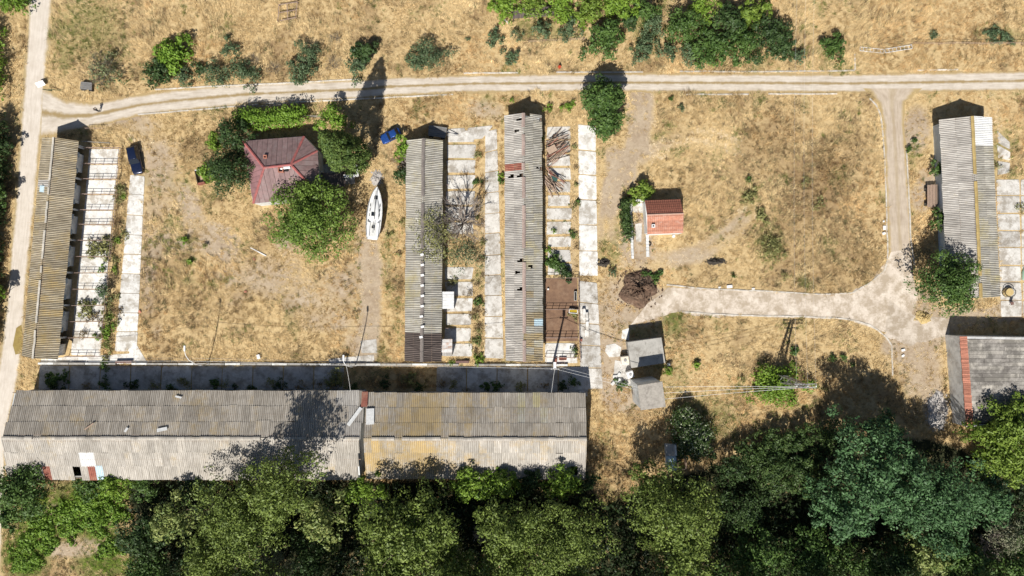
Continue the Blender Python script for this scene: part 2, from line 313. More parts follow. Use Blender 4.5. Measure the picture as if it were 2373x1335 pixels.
ruts([(2150,810),(2155,870),(2165,930)], 26, 6, .8); ruts([(2130,830),(2120,900),(2135,960)], 24, 5, .6); ruts([(395,330),(410,420),(440,490),(500,560),(560,630),(640,680)], 24, 5, .5); ruts([(862,560),(860,650),(858,760),(850,830)], 26, 9, .9); ruts([(560,630),(700,660),(800,690)], 24, 5, .4); ruts([(2290,220),(2300,290),(2320,380)], 26, 6, .6); ruts([(300,300),(345,330),(370,400),(380,500)], 26, 5, .4)
# ---------------------------------------------------------------- roads and pavings
def resample(pts, n):
    p = np.array([(q[0], q[1]) for q in pts], float); d = np.r_[0, np.cumsum(np.hypot(*np.diff(p, axis=0).T))]; s = np.linspace(0, d[-1], n)
    return np.c_[np.interp(s, d, p[:, 0]), np.interp(s, d, p[:, 1])], s / PPM
def ribbon(name, lp, rp, z, mat, n=160, na=10, rag=5.0):
    (A, sa), (B, sb) = resample(lp, n), resample(rp, n)
    nz = lambda k: np.convolve(RNG.normal(size=n + 8), np.ones(5) / 5, 'same')[4:-4] * k
    t = np.linspace(-.04, 1.04, na); V = []; ac = []; al = []
    ra, rb = nz(rag), nz(rag)
    for i in range(n):
        for k, u in enumerate(t):
            q = A[i] * (1 - u) + B[i] * u
            if k == 0: q = q + (A[i] - B[i]) / np.hypot(*(A[i] - B[i])) * ra[i]
            if k == na - 1: q = q + (B[i] - A[i]) / np.hypot(*(A[i] - B[i])) * rb[i]
            w = P(q[0], q[1]); V.append((w.x, w.y, z)); ac.append(u * 2 - 1); al.append((sa[i] + sb[i]) / 2)
    V = np.array(V); i, k = np.meshgrid(np.arange(n - 1), np.arange(na - 1), indexing='ij'); i = i.ravel(); k = k.ravel()
    F = np.c_[i * na + k, i * na + k + 1, (i + 1) * na + k + 1, (i + 1) * na + k]
    if (V[F[0, 1], 0] - V[F[0, 0], 0]) * (V[F[0, 3], 1] - V[F[0, 0], 1]) - (V[F[0, 1], 1] - V[F[0, 0], 1]) * (V[F[0, 3], 0] - V[F[0, 0], 0]) < 0: F = F[:, ::-1]
    o = put(name, npmesh(name, V, F, mat, attrs={'across': np.array(ac), 'along': np.array(al)})); tag(o, kind='structure')
    fillp(HARD, list(lp) + list(rp)[::-1]); return o
ribbon('dirt_road', [(66,-60),(65,0),(62,100),(55,200),(48,290),(40,420),(28,560),(15,700),(4,800),(-8,880),(-20,1000),(-30,1335),(-30,1400)],
       [(124,-60),(122,0),(112,100),(104,200),(100,260),(92,340),(80,480),(64,620),(54,760),(48,840),(38,900),(14,1000),(10,1120),(0,1335),(0,1400)], .016, M_TRACKW, 220, 12)
ribbon('farm_track', [(100,200),(150,232),(205,241),(300,224),(400,209),(520,198),(600,193),(830,186),(900,180),(1100,175),(1400,171),(1780,172),(1980,173),(2200,168),(2420,165)],
       [(95,320),(160,305),(230,291),(330,266),(430,256),(600,241),(830,229),(900,222),(1100,213),(1400,212),(1780,213),(1990,214),(2200,212),(2420,208)], .020, M_TRACK, 300, 14, 3)
ribbon('side_track', [(2005,205),(2035,235),(2048,280),(2050,330),(2054,450),(2058,550),(2064,620)], [(2130,205),(2096,235),(2093,280),(2098,330),(2106,450),(2112,550),(2116,620)], .024, M_TRACKS, 90, 10, 3)
ribbon('yard_road', [(1497,708),(1550,668),(1640,672),(1800,678),(1900,686),(1975,682),(2020,657),(2056,612),(2063,583),(2090,580)],
       [(1462,752),(1560,724),(1640,729),(1770,732),(1860,734),(1960,738),(2030,762),(2090,772),(2122,690),(2108,586)], .028, M_ROADC, 120, 12, 4)
ribbon('yard_apron', [(2060,700),(2125,735),(2200,738)], [(2050,775),(2110,800),(2200,772)], .032, M_ROADC, 40, 8, 5)
def sheet(name, pts, z, mat, parent=None, th=.0):
    w = [P(*q) for q in pts]; b = MB()
    if th: b.prism([(p.x, p.y) for p in w], z - th, z)
    else: b.add([(p.x, p.y, z) for p in w], [tuple(range(len(w)))])
    o = b.build(name, mat, parent)
    if not parent: tag(o, kind='structure')
    fillp(HARD, pts); return o
def lerp2(a, b, t): return (a[0] + (b[0] - a[0]) * t, a[1] + (b[1] - a[1]) * t)
def slabs(name, rows, mat, cols=1, gap=2.0, z=.07, skip=()):
    """paving made of separate slabs; rows: (left px, right px) along the yard"""
    root = tag(link(D.objects.new(name, None)), kind='structure'); c = P(*rows[len(rows) // 2][0]); root.location = c
    for i in range(len(rows) - 1):
        (l0, r0), (l1, r1) = rows[i], rows[i + 1]
        for k in range(cols):
            if (i, k) in skip: continue
            q = [lerp2(l0, r0, k / cols), lerp2(l0, r0, (k + 1) / cols), lerp2(l1, r1, (k + 1) / cols), lerp2(l1, r1, k / cols)]
            m = (sum(p[0] for p in q) / 4, sum(p[1] for p in q) / 4); w = []
            for p in q:
                d = (m[0] - p[0], m[1] - p[1]); l = math.hypot(*d); g = gap * random.uniform(.7, 1.8)
                w.append((p[0] + d[0] / l * g * 1.3, p[1] + d[1] / l * g * 1.3))
            pts = []                                   # chipped corners
            for j, p in enumerate(w):
                a_, b_ = w[j - 1], w[(j + 1) % 4]
                pts += [lerp2(p, a_, random.uniform(.015, .07)), lerp2(p, b_, random.uniform(.015, .07))]
            zz = z + random.uniform(-.015, .02); ww = [P(*p) - c for p in pts]
            MB().prism([(p.x, p.y) for p in ww], -.05, zz).build('slab', mat, root); fillp(HARD, w)
    return root
def rows_between(lt, rt, lb, rb, n, jit=2): 
    out = []
    for i in range(n + 1):
        t = i / n; j = random.uniform(-jit, jit) if 0 < i < n else 0
        l, r = lerp2(lt, lb, t), lerp2(rt, rb, t); out.append(((l[0], l[1] + j), (r[0], r[1] + j)))
    return out
PEN_Y = [345, 381.5, 416.5, 451.5, 487.7, 521, 557.7, 595, 632.6, 670, 707.6, 744.7, 782, 825]
def penx(y, x_at_345, slope=-.092): return x_at_345 + (y - 345) * slope
slabs('pen_paving', [((penx(y, 206), y), (penx(y, 279), y)) for y in PEN_Y], M_SLAB, 1, 1.6)
slabs('yard_walkway', rows_between((302,405),(336,408),(266,815),(318,815), 9), M_SLAB, 1, .6)
sheet('gateway_paving', [(95,832),(150,828),(262,822),(318,818),(345,842),(200,845),(95,846)], .036, M_SLAB)
sheet('gateway_apron', [(300,770),(340,838),(300,838)], .040, M_SLAB)
slabs('shed_yard_paving', rows_between((1030,300),(1108,300),(1024,828),(1098,828), 15), M_SLABD, 1, 4.5, skip=((7,0),(8,0)))
slabs('shed_walkway', rows_between((1124,305),(1152,298),(1122,830),(1168,832), 11), M_SLABD, 1, .8)
slabs('upper_paving', [((1036,298),(1078,296)),((1038,330),(1080,328))], M_SLABD, 1, 1); slabs('upper_paving', [((1082,296),(1145,290)),((1082,326),(1118,322))], M_SLABD, 1, 1)
slabs('barn_yard_paving', rows_between((1262,291),(1326,291),(1262,640),(1330,640), 11), M_SLABD, 1, 4)
slabs('barn_walkway', rows_between((1339,288),(1381,292),(1342,640),(1386,640), 6), M_SLAB, 1, .8)
slabs('barn_walkway', rows_between((1342,650),(1384,655),(1344,902),(1398,902), 5), M_SLABD, 1, .9)
slabs('pump_paving', rows_between((1262,795),(1332,795),(1262,842),(1340,842), 2), M_SLAB, 1, 1)
slabs('east_yard_paving', rows_between((2306,415),(2420,415),(2318,735),(2420,735), 8), M_SLABD, 2, 1.5)
slabs('east_yard_rubble_paving', rows_between((2308,300),(2345,330),(2308,410),(2342,405), 3, 6), M_SLABD, 1, 3)
lane_r = [((92 + (1364 - 92) * i / 18, 846 + 3 * i / 18), (88 + (1364 - 88) * i / 18, 920)) for i in range(19)]
slabs('lane_paving', lane_r, M_SLABD, 1, 1.2, skip=((10,0),(11,0),(12,0)))
sheet('spill_concrete', [(835,790),(872,786),(874,818),(838,818)], .030, M_SLABD); sheet('spill_concrete', [(760,832),(866,822),(868,838),(765,842)], .034, M_SLABD)
sheet('hut_paving', [(1405,800),(1425,796),(1440,805),(1436,826),(1412,828),(1402,815)], .03, M_SLAB); sheet('hut_paving', [(1442,765),(1458,760),(1458,790),(1440,784)], .03, M_SLAB); sheet('hut_apron', [(1425,835),(1462,840),(1462,895),(1420,890)], .034, M_SLABD)
sheet('mud_pen', [(1263,646),(1337,644),(1339,790),(1262,792)], .045, M_MUD)
sheet('ford_puddle_bed', [(38,760),(50,752),(54,790),(50,818),(36,822),(30,800)], .03, simple('ochre_mud', (.36, .27, .09), (.28, .2, .07), 2, .35))

def path_box(name, pts, w=.22, h=.12, mat=None, jit=.5, z=0.0):
    a, s = resample(pts, max(2, int(sum(math.dist(pts[i], pts[i + 1]) for i in range(len(pts) - 1)) / 22)))
    b = MB(); c = P(*a[len(a) // 2])
    pp = [P(q[0] + random.uniform(-jit, jit), q[1] + random.uniform(-jit, jit)) - c for q in a]
    for i in range(len(pp) - 1):
        d = (pp[i + 1] - pp[i]); n = Vector((-d.y, d.x, 0)).normalized() * w / 2; q = [pp[i] + n, pp[i] - n, pp[i + 1] - n, pp[i + 1] + n]
        b.prism([(v.x, v.y) for v in q], z - .05, z + h * random.uniform(.7, 1.1))
    return tag(b.build(name, mat or M_KERB, None, c), kind='structure')
for pts in [[(360,208),(440,203),(600,196),(720,190),(830,184)], [(1075,170),(1200,169)], [(1288,168),(1490,167)], [(1575,166),(1780,166),(1980,164)], [(2125,163),(2220,162)], [(1980,126),(1981,162)],
            [(320,266),(440,256),(600,242)], [(610,241),(830,230),(1050,219)], [(1590,219),(1735,219)], [(1780,218),(1940,218)],
            [(2015,228),(2036,250),(2044,290),(2048,340),(2053,450),(2055,540),(2058,595),(2050,625),(2020,653),(1975,679),(1900,683),(1800,676),(1640,670),(1545,660)],
            [(1580,723),(1700,731),(1860,734),(1960,739),(2010,750),(2050,776),(2066,800),(2068,870)], [(2100,350),(2106,450),(2110,560),(2119,615)]]:
    path_box('kerb', pts)

# ---------------------------------------------------------------- ground sheet
def later_ground():
    vn = np.clip((vnoise(GXX, GYY, 5.5, 21) * .6 + vnoise(GXX, GYY, 1.7, 22) * .4 - .52) * 3.2, 0, .75); inner = np.zeros((gh, gw)); fillp(inner, [(340,300),(900,260),(930,830),(330,830)]); inner = blur(inner, 2, 4)
    np.maximum(BARE, vn * (.3 + .42 * inner), out=BARE); np.maximum(BROWN, np.clip((vnoise(GXX, GYY, 4.2, 31) * .55 + vnoise(GXX, GYY, 1.2, 32) * .45 - .5) * 2.6, 0, .6), out=BROWN)
    np.maximum(GREEN, np.clip((vnoise(GXX, GYY, 3.4, 41) * .6 + vnoise(GXX, GYY, 1.0, 42) * .4 - .64) * 3, 0, .5), out=GREEN)
    m, t, b = newmat('field_ground'); wp = wpos(t)
    at = lambda n: N(t, 'Attribute', attribute_name=n).outputs['Fac']
    f = noise(t, wp, .35, 8, .7); f2 = noise(t, wp, 2.2, 6, .75); f3 = noise(t, wp, .05, 4, .6)
    straw = ramp(t, f2, [(.30, (.28, .19, .095)), (.5, (.52, .385, .20)), (.68, (.66, .515, .29))])
    straw = mixc(t, ramp(t, f3, [(.35, (.0, .0, .0)), (.7, (.45, .45, .45))]), straw, (.50, .375, .205))
    dirt = ramp(t, math_(t, 'MULTIPLY', math_(t, 'ADD', f, f2), .5), [(.36, (.28, .205, .14)), (.62, (.49, .40, .29))])
    brown = ramp(t, f2, [(.3, (.17, .11, .06)), (.7, (.36, .25, .13))]); green = ramp(t, f2, [(.3, (.07, .085, .025)), (.7, (.22, .22, .07))])
    def msk(nm, lo=.25, hi=.55):
        k = N(t, 'MapRange'); L(t, math_(t, 'MULTIPLY', at(nm), math_(t, 'ADD', math_(t, 'MULTIPLY', f, 1.5), .25)), k.inputs[0]); k.inputs[1].default_value = lo; k.inputs[2].default_value = hi; return k.outputs[0]
    c = mixc(t, msk('brown', .2, .75), straw, brown); c = mixc(t, msk('green', .2, .7), c, green); c = mixc(t, msk('bare'), c, dirt); c = mixc(t, msk('litter_shade', .1, .5), c, (.038, .042, .022))  # last mix: litter colour with the shade of the wood painted in
    L(t, c, b.inputs['Base Color']); b.inputs['Roughness'].default_value = 1; b.inputs['Specular IOR Level'].default_value = .05; bump(t, b, f2, .5, .15)
    xs = np.r_[-600, -300, -150, np.arange(-96, 96.1, .75), 150, 300, 600]; ys = np.r_[-600, -300, -120, np.arange(-62, 62.1, .75), 120, 300, 600]
    X, Y = np.meshgrid(xs, ys); V = np.c_[X.ravel(), Y.ravel(), np.zeros(X.size)]; nx, ny = len(xs), len(ys)
    i, j = np.meshgrid(np.arange(nx - 1), np.arange(ny - 1)); i = i.ravel(); j = j.ravel(); F = np.c_[j * nx + i, j * nx + i + 1, (j + 1) * nx + i + 1, (j + 1) * nx + i]
    inside = ((abs(V[:, 0]) < 96) & (abs(V[:, 1]) < 62)).astype(float)
    A = {n: samp(blur(a, 2, 2), V[:, 0], V[:, 1]) * inside for n, a in (('bare', BARE), ('green', GREEN), ('brown', BROWN), ('litter_shade', LITTER_SHADE))}
    tag(put('ground', npmesh('ground', V, F, m, attrs=A)), kind='structure')
def blades(name, X, Y, hgt, wid, col, lean=.7, label=None, nb=5, z0=0.0):
    """tufts of bent blades as one mesh; X,Y tuft centres"""
    n = len(X) * nb; cx = np.repeat(X, nb); cy = np.repeat(Y, nb); h = np.repeat(hgt, nb) * RNG.uniform(.6, 1.25, n); w = np.repeat(wid, nb) * RNG.uniform(.7, 1.3, n)
    wind = np.repeat(1.9 + 1.6 * np.sin(X * .13 + Y * .09) + np.sin(X * .41 - Y * .37), nb); a = np.where(RNG.random(n) < .55, wind + RNG.normal(0, .5, n), RNG.uniform(0, 6.283, n)); le = lean * RNG.uniform(.5, 1.5, n)
    dx, dy = np.cos(a), np.sin(a); bx = cx + RNG.normal(0, .13, n); by = cy + RNG.normal(0, .13, n)
    v0 = np.c_[bx - dy * w / 2, by + dx * w / 2, np.full(n, z0)]; v1 = np.c_[bx + dy * w / 2, by - dx * w / 2, np.full(n, z0)]; tp = np.c_[bx + dx * h * le, by + dy * h * le, z0 + h * .8]
    V = np.stack([v0, v1, tp], 1).reshape(-1, 3); F = np.arange(n * 3).reshape(-1, 3)
    C = np.repeat(np.repeat(col, nb, 0) * RNG.uniform(.80, 1.2, (n, 1)), 3, 0)
    o = put(name, npmesh(name, V, F, M_GRASS, C)); return tag(o, label, None, None, 'stuff')
def vnoise(X, Y, cell, seed):
    """smooth value noise on plan coordinates"""
    g = np.random.default_rng(seed).random((160, 160)); u, v = X / cell + 70.3, Y / cell + 70.7; i, j = np.floor(u).astype(int) % 159, np.floor(v).astype(int) % 159; a, b = u % 1, v % 1; a = a * a * (3 - 2 * a); b = b * b * (3 - 2 * b)
    return (g[j, i] * (1 - a) + g[j, i + 1] * a) * (1 - b) + (g[j + 1, i] * (1 - a) + g[j + 1, i + 1] * a) * b
def later_grass():
    hard = blur(HARD, 1, 1); bare = blur(BARE, 1, 2); green = blur(GREEN, 1, 2); brown = blur(BROWN, 1, 2)
    n = 230000; X = RNG.uniform(-87, 87, n); Y = RNG.uniform(-51, 51, n)
    wx, wy = X + 1.2 * vnoise(X, Y, 2.5, 5), Y * 1.5 + 1.2 * vnoise(X, Y, 2.5, 6); fine = vnoise(wx * .8, wy, .55, 1); med = vnoise(X, Y, 1.6, 2); big = vnoise(X, Y, 7, 3)
    dn = .55 * fine + .3 * med + .15 * big; dn = np.clip((dn - .30) / .34, 0, 1)
    keep = RNG.random(n) < (.10 + .9 * dn) * (1 - .7 * samp(bare, X, Y)) * (1 - .9 * samp(LITTER_SHADE, X, Y)); keep &= (samp(hard, X, Y) < .08) | ((samp(hard, X, Y) < .5) & (RNG.random(n) < .35))
    X, Y, dn, med, big = X[keep], Y[keep], dn[keep], med[keep], big[keep]; n = len(X); g = samp(green, X, Y)[:, None]; br = samp(brown, X, Y)[:, None]; ba = samp(bare, X, Y)
    lo, hi = np.array((.42, .295, .14)), np.array((.83, .66, .375)); k = np.clip(.1 + .55 * dn + .5 * (med - .5) + .35 * (big - .5) + RNG.normal(0, .16, n), 0, 1)[:, None]; c = lo + (hi - lo) * k
    pk = (vnoise(X, Y, 11, 9) > .62)[:, None] & (RNG.random((n, 1)) < .5); c = np.where(pk, c * np.array((.97, .88, .80)), c)
    bm = br * (.35 + 1.1 * vnoise(X, Y, 1.3, 8)[:, None]); bc = np.array([(.25, .165, .085), (.34, .235, .12), (.20, .15, .085), (.17, .16, .075)])[RNG.integers(0, 4, n)]
    gc = np.array([(.15, .185, .045), (.22, .235, .07), (.10, .14, .035), (.29, .28, .10)])[RNG.integers(0, 4, n)]
    c = np.where(RNG.random((n, 1)) < bm * .75, bc, c); vg = np.array([(.20, .30, .05), (.27, .35, .06), (.15, .24, .04)])[RNG.integers(0, 3, n)]; gc = np.where((g > .72) & (RNG.random((n, 1)) < .8), vg, gc); c = np.where(RNG.random((n, 1)) < g * .9, gc, c)
    h = RNG.uniform(.22, .5, n) * (1 - .5 * ba) * (1 + .5 * br[:, 0]) * (.7 + .5 * dn) * (.55 + .9 * vnoise(X, Y, 9, 55)); w = RNG.uniform(.035, .065, n)
    ru = samp(blur(RUT, 1, 1), X, Y); c = np.where(RNG.random((n, 1)) < ru[:, None] * .9, np.array((.80, .67, .46)) * RNG.uniform(.85, 1.05, (n, 1)), c); h = h * (1 - .75 * ru)
    blades('dry_grass', X, Y, h, w, c, .9, 'tall dry straw coloured grass covering the fields', 13)
# ---------------------------------------------------------------- corrugated sheds
SHEETS = {}
def sheet_mesh(w, l, mat, kind='whole', waves=4):
    key = (round(w, 2), round(l, 2), mat.name, kind)
    if key in SHEETS: return SHEETS[key]
    n = waves * 4; b = MB(); amp = .055
    xs = [-w / 2 + w * i / n for i in range(n + 1)]; zs = [amp * math.sin(i * math.pi / 2 + .4) for i in range(n + 1)]
    ys = [0, l] if kind == 'whole' else [0, l * .3, l * .55, l]
    vs = [(x, y, z) for y in ys for x, z in zip(xs, zs)]; fs = []
    for r in range(len(ys) - 1):
        for i in range(n):
            if kind == 'broken' and ((r == 0 and 3 <= i <= 9) or (r == 1 and 5 <= i <= 8)): continue
            if kind == 'torn' and ((r == 2 and i >= 8) or (r == 1 and i >= 11)): continue
            fs.append((r * (n + 1) + i, r * (n + 1) + i + 1, (r + 1) * (n + 1) + i + 1, (r + 1) * (n + 1) + i))
    b.add(vs, fs); me = D.meshes.new('roof_sheet'); me.from_pydata(b.v, [], b.f); me.materials.append(mat); me.update(); SHEETS[key] = me; return me
class Shed: pass
def shed(name, label, cat, A0, B0, A1, B1, ze, zr, ov, rows, mats, over=(), ridge_mat=None, ridge_skip=.15, sw=1.1, group=None, gable_ov=.35, wall=None, skew=0.0, brk=.02, roff=0.0, capw=.26):
    """gabled building from the photo's eave corners: A0,B0 at one end, A1,B1 at the other; x runs along it"""
    a0, b0, a1, b1 = (P(*q, ze) for q in (A0, B0, A1, B1)); m0, m1 = (a0 + b0) / 2, (a1 + b1) / 2
    d = (m1 - m0); d.z = 0; S = Shed(); S.L = d.length; ang = math.atan2(d.y, d.x); yv = Vector((-math.sin(ang), math.cos(ang), 0))
    S.W = (abs((a0 - b0).dot(yv)) + abs((a1 - b1).dot(yv))) / 2; base = m0.copy(); base.z = 0
    S.root = r = thing(name, label, cat, base, ang, group); S.ze, S.zr = ze, zr
    inv = Matrix.Rotation(-ang, 4, 'Z'); S.loc = lambda px, py, z=0: inv @ (P(px, py, z) - base)
    hw = S.W / 2; rise = zr - ze; wm = wall or M_WALL; S.yr = yr = roff * hw
    fp = [Vector((x, y, 0)) for x, y in ((0, -hw), (S.L, -hw), (S.L, hw), (0, hw))]; fillw(HARD, [Matrix.Rotation(ang, 4, 'Z') @ p + base for p in fp])
    n = max(1, round(S.L / sw)); w = S.L / n
    for s in (1, -1):
        half = hw - s * yr; sl = math.hypot(half, rise); c_, s_ = half / sl, rise / sl; rl = sl / rows; mat = mats[0] if s > 0 else mats[-1]
        up = Vector((0, -s * c_, s_)); nm = Vector((0, s * s_, c_)); xx = up.cross(nm)
        for j in range(rows):
            for i in range(n):
                x = (i + .5) * w; org = Vector((x, s * hw, ze)) + up * (rl * j); org.x += skew * (s * (hw - (j + .5) * half / rows) / hw)
                kind = 'whole'; m = mat
                if random.random() < brk: kind = random.choice(['broken', 'torn'])
                cw = Matrix.Rotation(ang, 4, 'Z') @ (org + up * rl / 2) + base; f = 1 - cw.z / CAM_H; cpx, cpy = cw.x / f * PPM + CX, CY - cw.y / f * PPM
                for ox, oy, orx, ory, what in over:
                    if abs(cpx - ox) < orx and abs(cpy - oy) < ory:
                        if what in ('hole', 'broken', 'torn'): kind = what
                        elif isinstance(what, tuple):
                            if random.random() < what[1]: m = what[0]
                        else: m = what
                if kind == 'hole': continue
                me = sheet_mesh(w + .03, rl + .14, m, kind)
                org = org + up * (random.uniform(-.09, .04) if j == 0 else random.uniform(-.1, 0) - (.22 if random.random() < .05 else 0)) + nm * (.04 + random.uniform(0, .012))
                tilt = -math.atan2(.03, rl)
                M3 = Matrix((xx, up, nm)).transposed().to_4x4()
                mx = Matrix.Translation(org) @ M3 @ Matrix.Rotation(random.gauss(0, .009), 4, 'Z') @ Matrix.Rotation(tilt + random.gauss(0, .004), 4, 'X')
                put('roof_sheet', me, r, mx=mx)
    # ridge caps
    rm = ridge_mat or M_SHEET_G; cap = MB(); e = capw; k = rise / hw * e
    cap.add([(-w / 2, -e, -k), (w / 2, -e, -k), (w / 2, 0, 0), (-w / 2, 0, 0), (w / 2, e, -k), (-w / 2, e, -k)], [(0, 1, 2, 3), (3, 2, 4, 5)]); cm = cap.mesh('ridge_cap', rm)
    for i in range(n):
        if random.random() < ridge_skip: continue
        put('ridge_cap', cm, r, mx=Matrix.Translation(((i + .5) * w, yr + random.gauss(0, .02), zr + .19 + random.uniform(0, .02))) @ Matrix.Rotation(random.gauss(0, .02), 4, 'Z'))
    # gable walls, long walls, purlins under the sheets
    g = gable_ov; yi = hw - ov; zt = ze + ov * rise / hw - .05; S.yi, S.zt = yi, zt
    for x in (g, S.L - g - .22):
        b = MB(); pr = [(-yi, 0), (yi, 0), (yi, zt), (yr, zr - .12), (-yi, zt)]
        b.add([(x, y, z) for y, z in pr] + [(x + .22, y, z) for y, z in pr], [(0, 1, 2, 3, 4), (9, 8, 7, 6, 5)] + [(i, (i + 1) % 5, (i + 1) % 5 + 5, i + 5) for i in range(5)])
        b.build('gable_wall', wm, r)
    for s in (1, -1):
        for f in (.04, .5, .93):
            y = s * hw * (1 - f) + (yr * f); z = ze + rise * f - .06
            MB().box((S.L / 2, y, z), (S.L - .1, .09, .11)).build('purlin', M_WOOD, r)
    return S
def long_wall(S, s, openings=(), mat=None, t=.22, door_mat=None, head=2.1):
    """wall on side s (+1/-1) with door openings [(x0,x1)]"""
    g = .6; x = g; y = s * S.yi; mat = mat or M_WALL
    for a, b in list(openings) + [(S.L - g, S.L - g)]:
        if a - x > .12: MB().span(x, a, min(y, y - s * t), max(y, y - s * t), 0, S.zt).build('wall', mat, S.root)
        if b > a:
            MB().span(a, b, min(y, y - s * t), max(y, y - s * t), head, S.zt - .003).build('lintel', mat, S.root)
            if door_mat: MB().span(a + .04, b - .04, min(y - s * .12, y - s * .18), max(y - s * .12, y - s * .18), .02, head - .02).build('door', door_mat, S.root)
        x = b
# west stable with its row of boxes opening on the pens
SW = shed('stable', 'long stable roofed in brown lichened corrugated sheets beside the pale dirt road', 'stable', (182,324), (98.5,323), (136,827), (50,830), 2.8, 4.4, .75, 1, [M_SHEET_W], 
          over=[(96,428,9,9,M_RUST),(104,425,7,9,M_SHEET_G)], ridge_mat=simple('ridge_pale', (.62, .58, .51), (.45, .41, .35), 4, .9), ridge_skip=.12, brk=.004, capw=.15)
ops = []
for k, y in enumerate(PEN_Y[:-1]):
    xc = SW.loc(penx(y, 200), y).x
    if k % 2 == 0: ops += [(xc - 1.05, xc - .14), (xc + .14, xc + 1.05)]
long_wall(SW, 1, [o for o in ops if o[0] > .7], M_WALL); long_wall(SW, -1, [], M_WALL)
for k in range(12):                                             # shuttered windows and pillars on the pen side
    x0 = SW.loc(penx(PEN_Y[k], 200), PEN_Y[k]).x; x1 = SW.loc(penx(PEN_Y[k + 1], 200), PEN_Y[k + 1]).x; xm = (x0 + x1) / 2
    MB().box((xm, SW.yi + .03, 1.5), (.8, .05, .7)).build('window_shutter', simple('blue_grey_paint', (.30, .36, .42), (.2, .25, .3), 4, .7), SW.root)
MB().box((8.0, -SW.W/2 + .55, 3.12), (1.0, 1.4, .05)).build('patch_sheet', M_SHEET_BL, SW.root).rotation_euler = (R(-20), 0, 0)
MIDL = shed('shed', 'grey corrugated shed with a dark brown roof section at its south end', 'shed', (1026,326), (942,326), (1022,837), (938.5,836), 2.8, 4.4, .5, 1, [M_SHEET_M], 
            over=[(980,810,60,33,M_SHEET_D)], ridge_mat=simple('ridge_grey_brown', (.24, .21, .19), (.15, .13, .12), 3, .9), ridge_skip=.05, brk=.002)
long_wall(MIDL, 1, [(2, 3.2), (9, 10.2), (16, 17.2), (23, 24.2), (30, 31.2)], M_WALL, door_mat=M_DARKWOOD); long_wall(MIDL, -1, [], M_WALL)
for i in range(9): MB().box((MIDL.L * (.52 + i * .046), random.uniform(-.2, .2), 4.66), (.35, .5, .05), .2).build('ridge_patch', M_WHITE, MIDL.root)
CEN = shed('barn', 'grey corrugated barn with holes in the roof and a red patch near its ridge', 'barn', (1254,268), (1170.5,268), (1259,836), (1171,836), 2.8, 4.4, .35, 2, [M_SHEET_M, M_SHEET_G],
           over=[(1185,385,22,11,M_RUST),(1180,402,9,7,'torn'),(1206,277,8,8,'torn'),(1206,308,8,8,'broken'),(1245,387,12,6,'broken'),(1205,607,9,8,'torn'),(1204,640,8,8,'broken'),(1208,662,8,8,'torn'),(1219,618,8,8,'broken'),(1245,268,10,8,'broken'),(1192,608,9,8,'broken'),
                 (1224,729,10,8,M_RUST),(1246,743,12,8,M_SHEET_BL),(1240,780,22,60,(M_SHEET_W,.6)),(1240,690,22,40,(M_SHEET_W,.4))], ridge_mat=simple('ridge_pinkish', (.42, .33, .29), (.3, .22, .19), 4, .9), ridge_skip=.22, brk=.015)
long_wall(CEN, 1, [(3, 4.2), (10, 11.2), (17, 18.2), (25, 26.2), (33, 34.2)], M_WALLC, door_mat=M_DARKWOOD); long_wall(CEN, -1, [], M_WALLC)
EAST = shed('cow_house', 'tall grey corrugated building with pale blue west wall and white sheets at its north end', 'farm building', (2297,278), (2177,272), (2319,691), (2195,688), 2.9, 4.5, .75, 2, [M_SHEET_M, M_SHEET_G],
            over=[(2275,300,26,30,M_SHEET_WH)], ridge_mat=simple('ridge_ochre', (.44, .33, .13), (.33, .24, .11), 4, .9), ridge_skip=.03, brk=0, wall=simple('pale_blue_wash', (.62, .71, .78), (.52, .6, .67), 1.5, .9, rnd=.05))
long_wall(EAST, -1, [], simple('pale_blue_wash', (.62, .71, .78))); long_wall(EAST, 1, [(5, 6.2), (14, 15.2), (22, 23.2)], M_WALL, door_mat=M_DARKWOOD)
# the two long barns along the lane
LB1 = shed('long_barn', 'long west barn, grey roof with loose white and red sheets along its eave', 'barn', (40,904), (18,1113), (838,907), (842,1111), 4.3, 6.5, .4, 3, [M_SHEET_L, M_SHEET_LS],
           over=[(112,1094,12,16,M_RUST),(188,1086,8,14,'hole'),(203,1075,10,16,M_SHEET_WH),(216,1092,7,14,M_RUST),(226,1096,6,14,M_SHEET_BL),(240,1082,9,14,M_SHEET_WH),(257,1096,7,14,M_RUST),(812,960,26,40,(M_SHEET_G,.8))], ridge_mat=M_SHEET_LS, ridge_skip=.12, skew=.75, brk=.002, sw=1.15)
long_wall(LB1, 1, [(4 + 9 * i, 6 + 9 * i) for i in range(5)], M_WALLC, door_mat=M_DARKWOOD, head=2.4); long_wall(LB1, -1, [], M_WALLC)
LB2 = shed('long_barn', 'long east barn with ochre lichen over its south roof slope, open to the farmyard', 'barn', (853,908), (846,1112), (1356,913), (1356,1108), 4.3, 6.5, .4, 3, [M_SHEET_L2, M_SHEET_LS2],
           over=[(1270,960,80,60,(M_SHEET_M,.3)),(1335,1093,10,12,'hole')], ridge_mat=M_SHEET_LS, ridge_skip=.06, brk=.002, sw=1.15)
long_wall(LB2, 1, [(4 + 8 * i, 6 + 8 * i) for i in range(4)], M_WALLC, door_mat=M_DARKWOOD, head=2.4); long_wall(LB2, -1, [], M_WALLC)
def on_roof(S, px, py, s):
    """height of a shed's roof plane seen at a pixel"""
    z = S.ze
    for _ in range(6): q = S.loc(px, py, z); z = S.zr - (S.zr - S.ze) * abs(q.y) / (S.W / 2)
    return P(px, py, z + .17)
